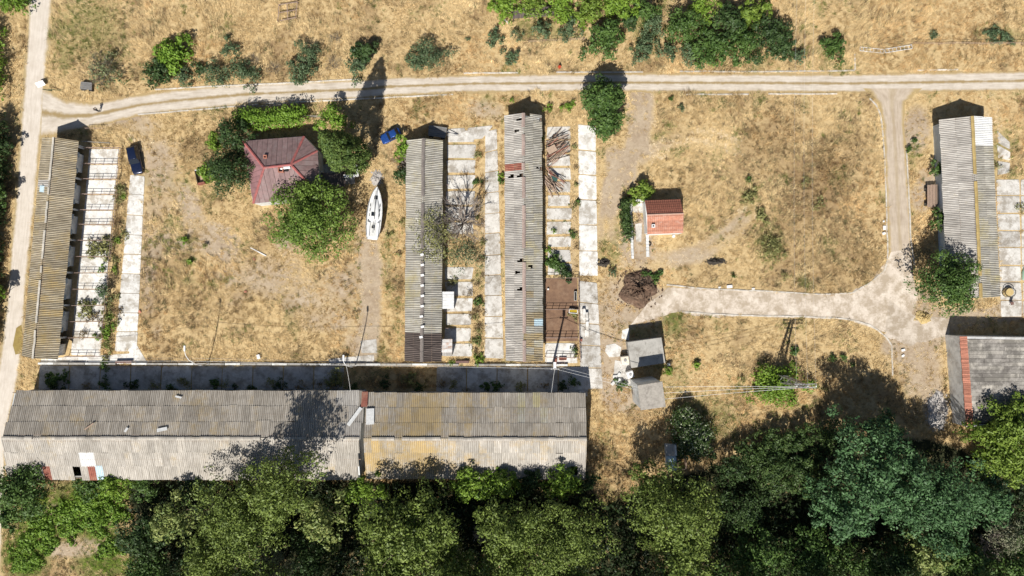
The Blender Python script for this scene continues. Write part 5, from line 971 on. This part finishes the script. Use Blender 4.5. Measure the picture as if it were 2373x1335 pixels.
for k in range(7): MB().bar((-1.4 + k * .5, .28 if k % 2 else -.28, PH - .25), (-.9 + k * .45, -.28 if k % 2 else .28, PH - .25), .05, .05).build('crossarm_brace', M_STEEL, PY)
for x in (-1.2, .4, 1.6): MB().cyl((x, 0, PH - .18), .08, .3, 8).build('insulator', M_WHITE, PY)
for i, x in enumerate((-1.2, .4, 1.6)):
    wire('power line from the transformer tower east to the lattice pylon', P(1540, 897 + i * 14, 7.3), py_ + Vector((x, -.1, PH)), .5, .022, 'power lines from tower to pylon'); wire('power line running north from the lattice pylon over the fields', py_ + Vector((x, 0, PH)), P(1850 + i * 20, -120, 10), 1.2, .006, 'power lines running north')
# ---------------------------------------------------------------- pen fences, troughs, gates
def rail_fence(name, label, a, b, h, nposts, rails, group=None, mat=None, r=.035, cat='fence'):
    A, B = P(*a), P(*b); c = (A + B) / 2; d = B - A; rt = thing(name, label, cat, c, math.atan2(d.y, d.x), group); l = d.length; mat = mat or M_RAIL
    pm = MB().tube([(0, 0, 0), (0, 0, h)], r * 1.25, 6).mesh('post', mat); rm = MB().tube([(-l / 2, 0, 0), (l / 2, 0, 0)], r, 5).mesh('rail', mat)
    for i in range(nposts): put('post', pm, rt, (-l / 2 + l * i / (nposts - 1), 0, 0))
    for k in range(rails): put('rail', rm, rt, (0, 0, h * (1 - .42 * k) - .02))
    return rt
for y in PEN_Y: rail_fence('pen_fence', 'pipe rail fence dividing the paved pens of the brown stable', (penx(y, 204), y), (penx(y, 283), y), 1.25, 5, 2, 'fences between the stable pens')
for i in range(6): rail_fence('pen_fence', 'pipe rail fence along the outer edge of the stable pens', (penx(PEN_Y[2*i], 285), PEN_Y[2*i]), (penx(PEN_Y[2*i+2], 285), PEN_Y[2*i+2] - 2), 1.2, 4, 2, 'outer fence of the stable pens')
for y in (717, 782): rail_fence('pen_fence', {717: 'pipe fence across the middle of the muddy pen', 782: 'pipe fence at the south end of the muddy pen'}[y], (1264, y), (1339, y), 1.3, 6, 3)
for a, b, lb in (((1340,644),(1340,716),'rail fence on the walkway side of the muddy pen, northern half'), ((1340,720),(1342,790),'rail fence on the walkway side of the muddy pen, southern half'), ((1264,645),(1338,644),'rail fence closing the muddy pen to the north'), ((1264,826),(1340,828),'rail fence around the small paved square by the utility pole'), ((1342,792),(1345,838),'short rail fence between the paved square and the walkway')): rail_fence('pen_fence', lb, a, b, 1.2, 5, 2)
for y in (430, 466, 502, 540, 720, 760): rail_fence('pen_rail', 'low rail between the slabs of the shed yard', (1032, y), (1040, y), .9, 2, 1, 'rail stubs in the shed yard')
def tub(label, px, py, L_, W_, h, rz, om, im, fill, nm='water_trough'):
    r = thing(nm, label, 'trough', P(px, py), rz); t = .1; b = MB()
    for x, y, lx, ly in ((0, W_ / 2, L_ + t, t), (0, -W_ / 2, L_ + t, t), (L_ / 2, 0, t, W_ - t), (-L_ / 2, 0, t, W_ - t)): b.box((x, y, h / 2), (lx, ly, h))
    b.build('tub', om, r, bevel=.03); MB().box((0, 0, h * fill / 2), (L_ - t - .01, W_ - t - .01, h * fill)).build('water', im, r)
tub('white bathtub trough of yellow water by the mud pen fence', 1328, 721, 1.3, .6, .6, R(-5), M_WHITE, paint('yellow_water', (.42, .30, .03), .1), .8)
tub('rusty red trough at the foot of the pen rails', 1304, 831, 1.1, .35, .4, 0, M_RUST, simple('rust_dark', (.2, .07, .05)), .6); tub('concrete trough with dark water beside the muddy pen fence', 1333, 686, .35, 1.4, .5, 0, M_WALLC, M_BLACK, .7)
def block(nm, label, px, py, d, rz, m, z=0, cat='block', g=None, bev=.03): o = MB().box((0, 0, d[2] / 2), d).build(nm, m, None, P(px, py) + Vector((0, 0, z)), rz, bevel=bev); return tag(o, label, cat, g)
for px, py, d, rz in ((1353,726,(.5,1.5,.6),.12), (1359,733,(.45,1.3,.6),.05), (1360,754,(.5,1.3,.55),-.02), (1360,772,(.7,1.1,.3),.02)): block('concrete_block', 'pale concrete block dumped on the walkway beside the mud pen', px, py, d, rz, M_SLAB, .07, 'block', 'concrete blocks on the walkway')
block('white_bucket', 'small white bucket in the corner of the brown muddy pen', 1270, 670, (.3,.3,.35), .2, M_WHITE, .045, 'bucket', None, .08); block('red_board', 'narrow red board propped by the concrete utility pole', 1287, 838, (.4,1.1,.5), -.1, M_RUST, .05, 'board'); block('red_gate_plate', 'brown metal gate lying in the wall gap near the stable', 290, 838, (2.6,.35,.5), .02, simple('brown_steel', (.2,.12,.10),(.14,.08,.07),4,.7), .04, 'gate'); block('brown_gate_plate', 'brown metal gate closing the shed yard at the lane', 1072, 838, (2.1,.4,.5), 0, MATS['brown_steel'], 0, 'gate'); block('rusty_box', 'small rusty box on the walkway by the pen fence', 1346, 788, (.4,.4,.4), 0, M_RUST, .07, 'box')
# ---------------------------------------------------------------- timber pile, pallets, wagons
tp_ = P(1285, 378); TP = thing('timber_pile', 'collapsed heap of grey and brown planks and slatted frames against the barn', 'timber pile', tp_); pl = {}
def plank(a, b, z0, z1, w, m):
    A, B = P(*a) - tp_, P(*b) - tp_; A.z, B.z = z0, z1; MB().bar(A, B, w, .06).build('plank', m, TP)
for i in range(70):
    y = random.uniform(326, 402); a = (random.uniform(1262, 1272), y + random.uniform(-4, 10)); an = random.uniform(.2, 1.0) if y < 385 else random.uniform(-1.2, -.4); l = random.uniform(22, 58); z = random.uniform(.12, .9)
    plank(a, (a[0] + l * math.cos(an), a[1] - l * math.sin(an)), z, z + random.uniform(-.1, .35), random.uniform(.05, .12), random.choice([M_WOOD, M_WOODP, M_WOODP, M_RUST, M_DARKWOOD]))
for i in range(22):
    a = (random.uniform(1260, 1275), random.uniform(405, 432)); an = random.uniform(-1.2, -.6); l = random.uniform(18, 45); plank(a, (a[0] + l * math.cos(an), a[1] - l * math.sin(an)), random.uniform(.1, .6), random.uniform(.08, .4), random.uniform(.08, .16), random.choice([M_WOOD, M_WOODP, M_DARKWOOD]))
for i in range(15):   # slatted frame leaning on the heap
    f = i / 14; a = (1275 + 38 * f, 372 - 33 * f); plank(a, (a[0] + 6, a[1] + 8), .95, .75, .09, M_WOODP)
plank((1272,370), (1313,334), 1.0, .95, .1, M_WOODP); plank((1279,380), (1319,345), .8, .78, .1, M_WOODP)
block('sheet_of_board', 'brown board lying on the slabs beside the timber heap', 1278, 349, (1.5,1.1,.06), .5, M_WOODP, .95, 'board'); block('green_crate', 'dark green box at the south end of the timber heap', 1285, 414, (1.0,.85,.6), -.35, simple('dark_green_paint', (.035,.09,.08),(.025,.06,.055),4,.6), .07, 'box')
def wagon(label, px, py, L_, W_, h, rz, nb, m, draw=True, name='farm_wagon'):
    r = thing(name, label, 'wagon', P(px, py), rz)
    for i in range(nb): MB().box((0, -W_ / 2 + W_ * (i + .5) / nb, h + random.uniform(0, .04)), (L_ * random.uniform(.94, 1), W_ / nb - .03, .06)).build('deck_board', m, r)
    for sg in (-1, 1):
        MB().box((0, sg * W_ * .32, h - .12), (L_ * .95, .1, .14)).build('chassis_beam', M_STEEL, r)
        for x in (-.32, .32): w = MB().tube([(0, -.09, 0), (0, .09, 0)], .34, 14).build('wheel', M_BLACK, r, (x * L_, sg * (W_ / 2 - .02), .34)); MB().tube([(0, -.1, 0), (0, .1, 0)], .16, 10).build('rim', M_STEEL, w)
    if draw: MB().bar((L_ / 2, .3, h - .15), (L_ / 2 + 1.8, 0, .4), .08, .08).build('drawbar', M_STEEL, r); MB().bar((L_ / 2, -.3, h - .15), (L_ / 2 + 1.8, 0, .4), .08, .08).build('drawbar', M_STEEL, r)
    return r
wagon('long flat trailer with drawbar in the shade of the shed gable', 1015, 308, 2.9, 1.7, .9, R(-8), 5, simple('grey_boards', (.22,.215,.21),(.14,.135,.13),6,.8)); wagon('old plank wagon loaded with boards beside the pale blue wall', 2153, 456, 3.7, 1.6, .85, R(90), 8, M_WOOD, False); wagon('small grey flat cart standing in the grass by the junction', 206, 202, 1.9, 1.2, .7, R(-5), 4, simple('grey_boards', (.3,.29,.27)), False, 'hand_cart')
cr = P(468, 411); CRT = thing('open_crate', 'tall open wooden crate with white rim in the grass west of the farmhouse', 'crate', cr, R(12))
for x, y, lx, ly, m in ((-.55,0,.08,2.2,M_DARKWOOD),(.55,0,.08,2.2,M_DARKWOOD),(0,1.1,1.18,.12,M_WHITE),(0,-1.1,1.18,.3,M_RUST)): MB().box((x,y,.45),(lx,ly,.9)).build('side', m, CRT)
MB().box((0,0,.1),(1.0,2.0,.12)).build('floor', M_WOODP, CRT)
# gate frames lying by the fence, field fence posts
def frame(label, a, b, w, n, mat=M_WHITE, nm='gate_frame', cat='gate', z=.16, group=None):
    A, B = P(*a), P(*b); c = (A + B) / 2; d = B - A; l = d.length; rt = thing(nm, label, cat, c, math.atan2(d.y, d.x), group)
    for sg in (-1, 1): MB().bar((-l/2, sg*w/2, z), (l/2, sg*w/2, z), .07, .07).build('long_bar', mat, rt)
    for i in range(n): x = -l/2 + l*i/(n-1); MB().bar((x, -w/2 + .04, z), (x, w/2 - .04, z), .05, .05).build('cross_bar', mat, rt)
    for x in (-l/2 + .1, l/2 - .1): MB().box((x, 0, z/2 - .02), (.12, w * .8, z - .04)).build('bearer', M_DARKWOOD, rt)
frame('white barred gate frame lying in the grass, nearer the lone bush', (1992,114), (2047,120), .6, 8); frame('white barred gate frame lying end-on to its twin by the field fence', (2050,119), (2112,109), .6, 8)
rf = P(665, 36); RF = thing('rusty_pen_frame', 'rusty tubular pen frame abandoned in the open field', 'frame', rf)
for a, b in (((650,15),(647,52)),((652,52),(688,44)),((688,44),(692,8)),((650,15),(692,8)),((648,34),(690,26)),((668,12),(670,48))): MB().bar(P(*a) - rf + Vector((0,0,.7)), P(*b) - rf + Vector((0,0,.6)), .09, .09).build('rail', M_RAIL, RF)
for q in ((650,15),(647,52),(688,44),(692,8)): MB().bar(P(*q) - rf, P(*q) - rf + Vector((0,0,.9)), .08, .08).build('post', M_RAIL, RF)
for i in range(9): rail_fence('field_fence', 'post and wire fence crossing the field north of the track', (2110 + i * 32, 103 + (i % 3)), (2142 + i * 32, 103 + ((i + 1) % 3)), 1.1, 2, 2, 'panels of the field fence', M_WOOD, .03)
for i in range(4): rail_fence('field_fence', 'leaning post and rail fence below the thicket', (1225 + i * 32, 100 - i * 1.5), (1257 + i * 32, 98.5 - i * 1.5), 1.2, 2, 2, 'panels of the thicket fence', M_WOOD, .03)
for i in range(3): rail_fence('garden_fence', 'pale rail fence between the hedge and the conifer', (702 + i * 14, 272), (716 + i * 14, 272), 1.1, 2, 3, 'panels of the garden fence', M_WALLC, .035)
for i in range(4): rail_fence('garden_fence', 'thin wire fence along the garden and track verge', (560 + i * 35, 252 - i * 2), (595 + i * 35, 250 - i * 2), 1.1, 2, 2, 'panels of the verge fence', M_STEEL, .025)
rail_fence('yard_barrier', 'thin steel barrier north of the stable pens', (205,300), (246,300), 1.0, 3, 1, None, M_RAIL, .03); rail_fence('yard_barrier', 'pale pipe frame between stable gable and first pen', (198,330), (262,334), 1.1, 4, 2, None, M_STEEL, .03)
r = thing('leaning_sign', 'white board sign on a green post beside the dirt road junction', 'sign', P(116,212), R(20)); MB().box((-.6,0,1.5),(1.3,.06,.8)).build('board', M_WHITE, r).rotation_euler = (R(-55),0,0); MB().bar((.3,0,0),(-.2,0,1.5),.1,.1).build('post', simple('green_post', (.08,.13,.07)), r); MB().bar((.3,0,.9),(1.9,-.5,.0),.08,.08).build('brace', MATS['green_post'], r)
# heaps
def heap(nm, label, px, py, rx, ry, h, mat, cat='heap', n=44, rough=.3):
    c = P(px, py); V = [(0, 0, h)]; F = []; rings = 14; rx /= PPM; ry /= PPM; ph = [random.uniform(0, 6) for _ in range(4)]
    for i in range(1, rings + 1):
        for k in range(n):
            t = 6.283 * k / n; q = i / rings; w = 1 + .14 * math.sin(2 * t + ph[0]) + .09 * math.sin(5 * t + ph[1]) + random.gauss(0, .03)
            z = h * (1 - q ** 1.6) * (1 + rough * math.sin(3 * t + ph[2] + q * 4)) + random.gauss(0, rough * .35 * h * (1 - q)); V.append((rx * q * w * math.cos(t), ry * q * w * math.sin(t), max(z, .0) if i < rings else -.03))
    for k in range(n): F.append((0, 1 + k, 1 + (k + 1) % n))
    for i in range(rings - 1):
        for k in range(n): F.append((1 + i*n + k, 1 + (i+1)*n + k, 1 + (i+1)*n + (k+1)%n, 1 + i*n + (k+1)%n))
    o = MB().add(V, F).build(nm, mat, None, c); cb = MB()
    for _ in range(int(30 + rx * ry * 22)):
        a_ = random.uniform(0, 6.283); q = math.sqrt(random.random()) * 1.25; s_ = random.uniform(.04, .15); cb.box(None, (s_ * 2, s_ * 1.4, s_), mx=Matrix.Translation((rx * q * math.cos(a_), ry * q * math.sin(a_), max(.02, h * (1 - min(1, q) ** 1.6)) + s_ * .2)) @ Matrix.Rotation(random.uniform(0, 3), 4, Vector((random.random(), random.random(), 1)).normalized()))
    tag(cb.build('clods', mat, o), kind='stuff')
    fillw(HARD, [c + Vector((rx * math.cos(a * .4), ry * math.sin(a * .4), 0)) for a in range(16)]); return tag(o, label, cat)
heap('manure_heap', 'big dark brown manure heap at the end of the yard road', 1480, 668, 46, 40, 1.5, M_MANURE); heap('spoil_heap', 'small black spoil heap beside the pale walkway', 1400, 609, 15, 9, .5, M_SOOT); heap('spoil_heap', 'elongated dark spoil heap in the round east field', 1659, 606, 20, 8, .5, M_SOOT)
heap('hay_heap', 'round golden hay heap on the yard road bend', 2138, 735, 18, 15, .6, simple('hay', (.58,.45,.22),(.45,.33,.14),6,.95,bmp=.8)); heap('rubble_heap', 'pale rubble heap at the corner of the white west wall', 2172, 952, 26, 40, .9, simple('rubble', (.55,.52,.49),(.34,.31,.29),5,.95,bmp=.9), rough=.4); heap('ash_heap', 'grey rubble pile in front of the sailing boat bow', 872, 413, 14, 16, .35, MATS['rubble'])
# odds and ends
sr = P(2333, 677); SR = thing('round_bale_feeder', 'round feeder ring filled with hay east of the cow house', 'feeder', sr); 
ring = MB(); ring.tube([(.85*math.cos(t*.3927), .75*math.sin(t*.3927), .85) for t in range(17)], .05, 6); ring.tube([(.85*math.cos(t*.3927), .75*math.sin(t*.3927), .1) for t in range(17)], .05, 6); ring.build('ring', M_BLACK, SR); MB().cyl((0,0,0),.8,.75,18,.6).build('hay', MATS['hay'], SR)
b = MB()
for t in range(16): b.tube([(.85*math.cos(t*.3927), .75*math.sin(t*.3927), .1), (.85*math.cos(t*.3927), .75*math.sin(t*.3927), .85)], .03, 5)
b.build('bars', M_STEEL, SR)
chp = P(2341,703); CH = thing('garden_chair', 'small brown chair left on the ground south of the feeder', 'chair', chp, .2); MB().box((0,0,.45),(.5,.5,.05)).build('seat', simple('brown_steel', (.3,.2,.2)), CH); MB().box((0,.25,.75),(.5,.05,.6)).build('backrest', MATS['brown_steel'], CH)
for x in (-.22,.22):
    for y in (-.22,.22): MB().box((x,y,.21),(.05,.05,.43)).build('leg', M_STEEL, CH)
gs = P(2374,632); GS = thing('rowing_boat', 'upturned small green boat hull at the edge of the paved yard', 'boat', gs, R(80)); loft([(-1.2,[(.3,.0),(.3,.3),(.2,.45),(.05,.5)]),(0,[(.55,0),(.52,.35),(.35,.55),(.05,.6)]),(.8,[(.4,0),(.36,.3),(.22,.48),(.04,.52)]),(1.3,[(.05,0),(.05,.2),(.03,.3),(.01,.33)])], simple('sea_green_paint', (.22,.40,.28),(.5,.5,.45),1.2,.6), 'hull', GS)
r = thing('red_hydrant', 'small red hydrant standing on the verge north of the track', 'hydrant', P(1296,158)); MB().cyl((0,0,0),.16,.8,12).build('barrel', simple('signal_red', (.5,.07,.03),(.4,.05,.02),4,.5), r); MB().cyl((0,0,.8),.2,.12,12).build('cap', MATS['signal_red'], r); MB().tube([(-.28,0,.55),(.28,0,.55)],.08,8).build('outlet', MATS['signal_red'], r)
for px, py, rr in ((1463,552,.34),(1436,478,.32),(1441,466,.3),(1504,565,.3),(1443,890,.4)):
    q = MB(); q.tube([(rr*math.cos(t*.524), rr*math.sin(t*.524), .1) for t in range(13)], .1, 8, False); tag(q.build('old_tyre', M_BLACK, None, P(px,py), smooth=True), 'worn black tyre dropped around the cottage yard and huts', 'tyre', 'old tyres around the yard')
for px, py, d, rz in ((1690,664,(.9,.5,.3),.1),(1667,666,(.4,.3,.2),.3),(1745,669,(.5,.3,.2),0),(2048,528,(.45,.7,.3),0),(2047,541,(.5,.4,.3),.3),(2047,513,(.3,.3,.2),0),(2092,811,(.6,.4,.25),.2),(2092,824,(.5,.35,.2),.6)): block('white_stone', 'white painted stone lying beside the kerb of the yard road', px, py, d, rz, M_WHITE, 0, 'stone', 'white stones along the kerbs', .08)
for px, py in ((570,676),(325,722),(590,600)): block('red_brick_lump', 'reddish brick lump lying loose in the dry grass', px, py, (.45,.3,.25), random.uniform(0,3), M_BRICK, 0, 'brick', 'brick lumps in the grass', .03)
o = MB().bar((-1.3,.6,.12),(1.2,-.7,.12),.16,.12).build('white_pole', M_WHITE, None, P(600,583)); tag(o, 'white painted pole lying in the grass south of the round tree', 'pole')
block('white_sink', 'white sink basin standing by the lane wall near the tree shadow', 601, 826, (.5,.7,.5), .3, M_WHITE, 0, 'sink'); block('pink_tarp_box', 'pale pink box on the garden side of the bright hedge', 594, 290, (1.4,.5,1.3), .05, simple('pink_plastic', (.72,.42,.40),(.6,.34,.33),3,.6), 0, 'box'); block('white_bin', 'white plastic bin beside the concrete hut corner', 1548, 844, (.45,.45,.6), .2, M_WHITE, 0, 'bin', None, .08)
for i, (px, py) in enumerate(((1425,872),(1434,868),(1430,884),(1437,880),(1420,888))): block('plaster_lump', 'white plaster lump on the apron between the tanks', px, py, (.7,.5,.25), i, M_WALL, .034, 'rubble', 'plaster lumps by the tanks', .1)
ls = P(1245, 38); LS = thing('low_shelter', 'long dark roofed shelter half hidden in the thicket', 'shelter', ls, R(4))
for i in range(6): MB().box((-3.4 + i*1.35, 0, 1.7 + .02*(i%2)), (1.32, 1.5, .07)).build('roof_sheet', M_SHEET_D, LS)
for x in (-3.9, 0, 3.9):
    for y in (-.6,.6): MB().box((x,y,.83),(.1,.1,1.66)).build('post', M_WOOD, LS)
rail_fence('wire_frame', 'white lattice panel at the thicket corner by the small shrubs', (1160,40), (1178,56), .8, 4, 3, None, M_WHITE, .03)
later_ground(); later_grass()
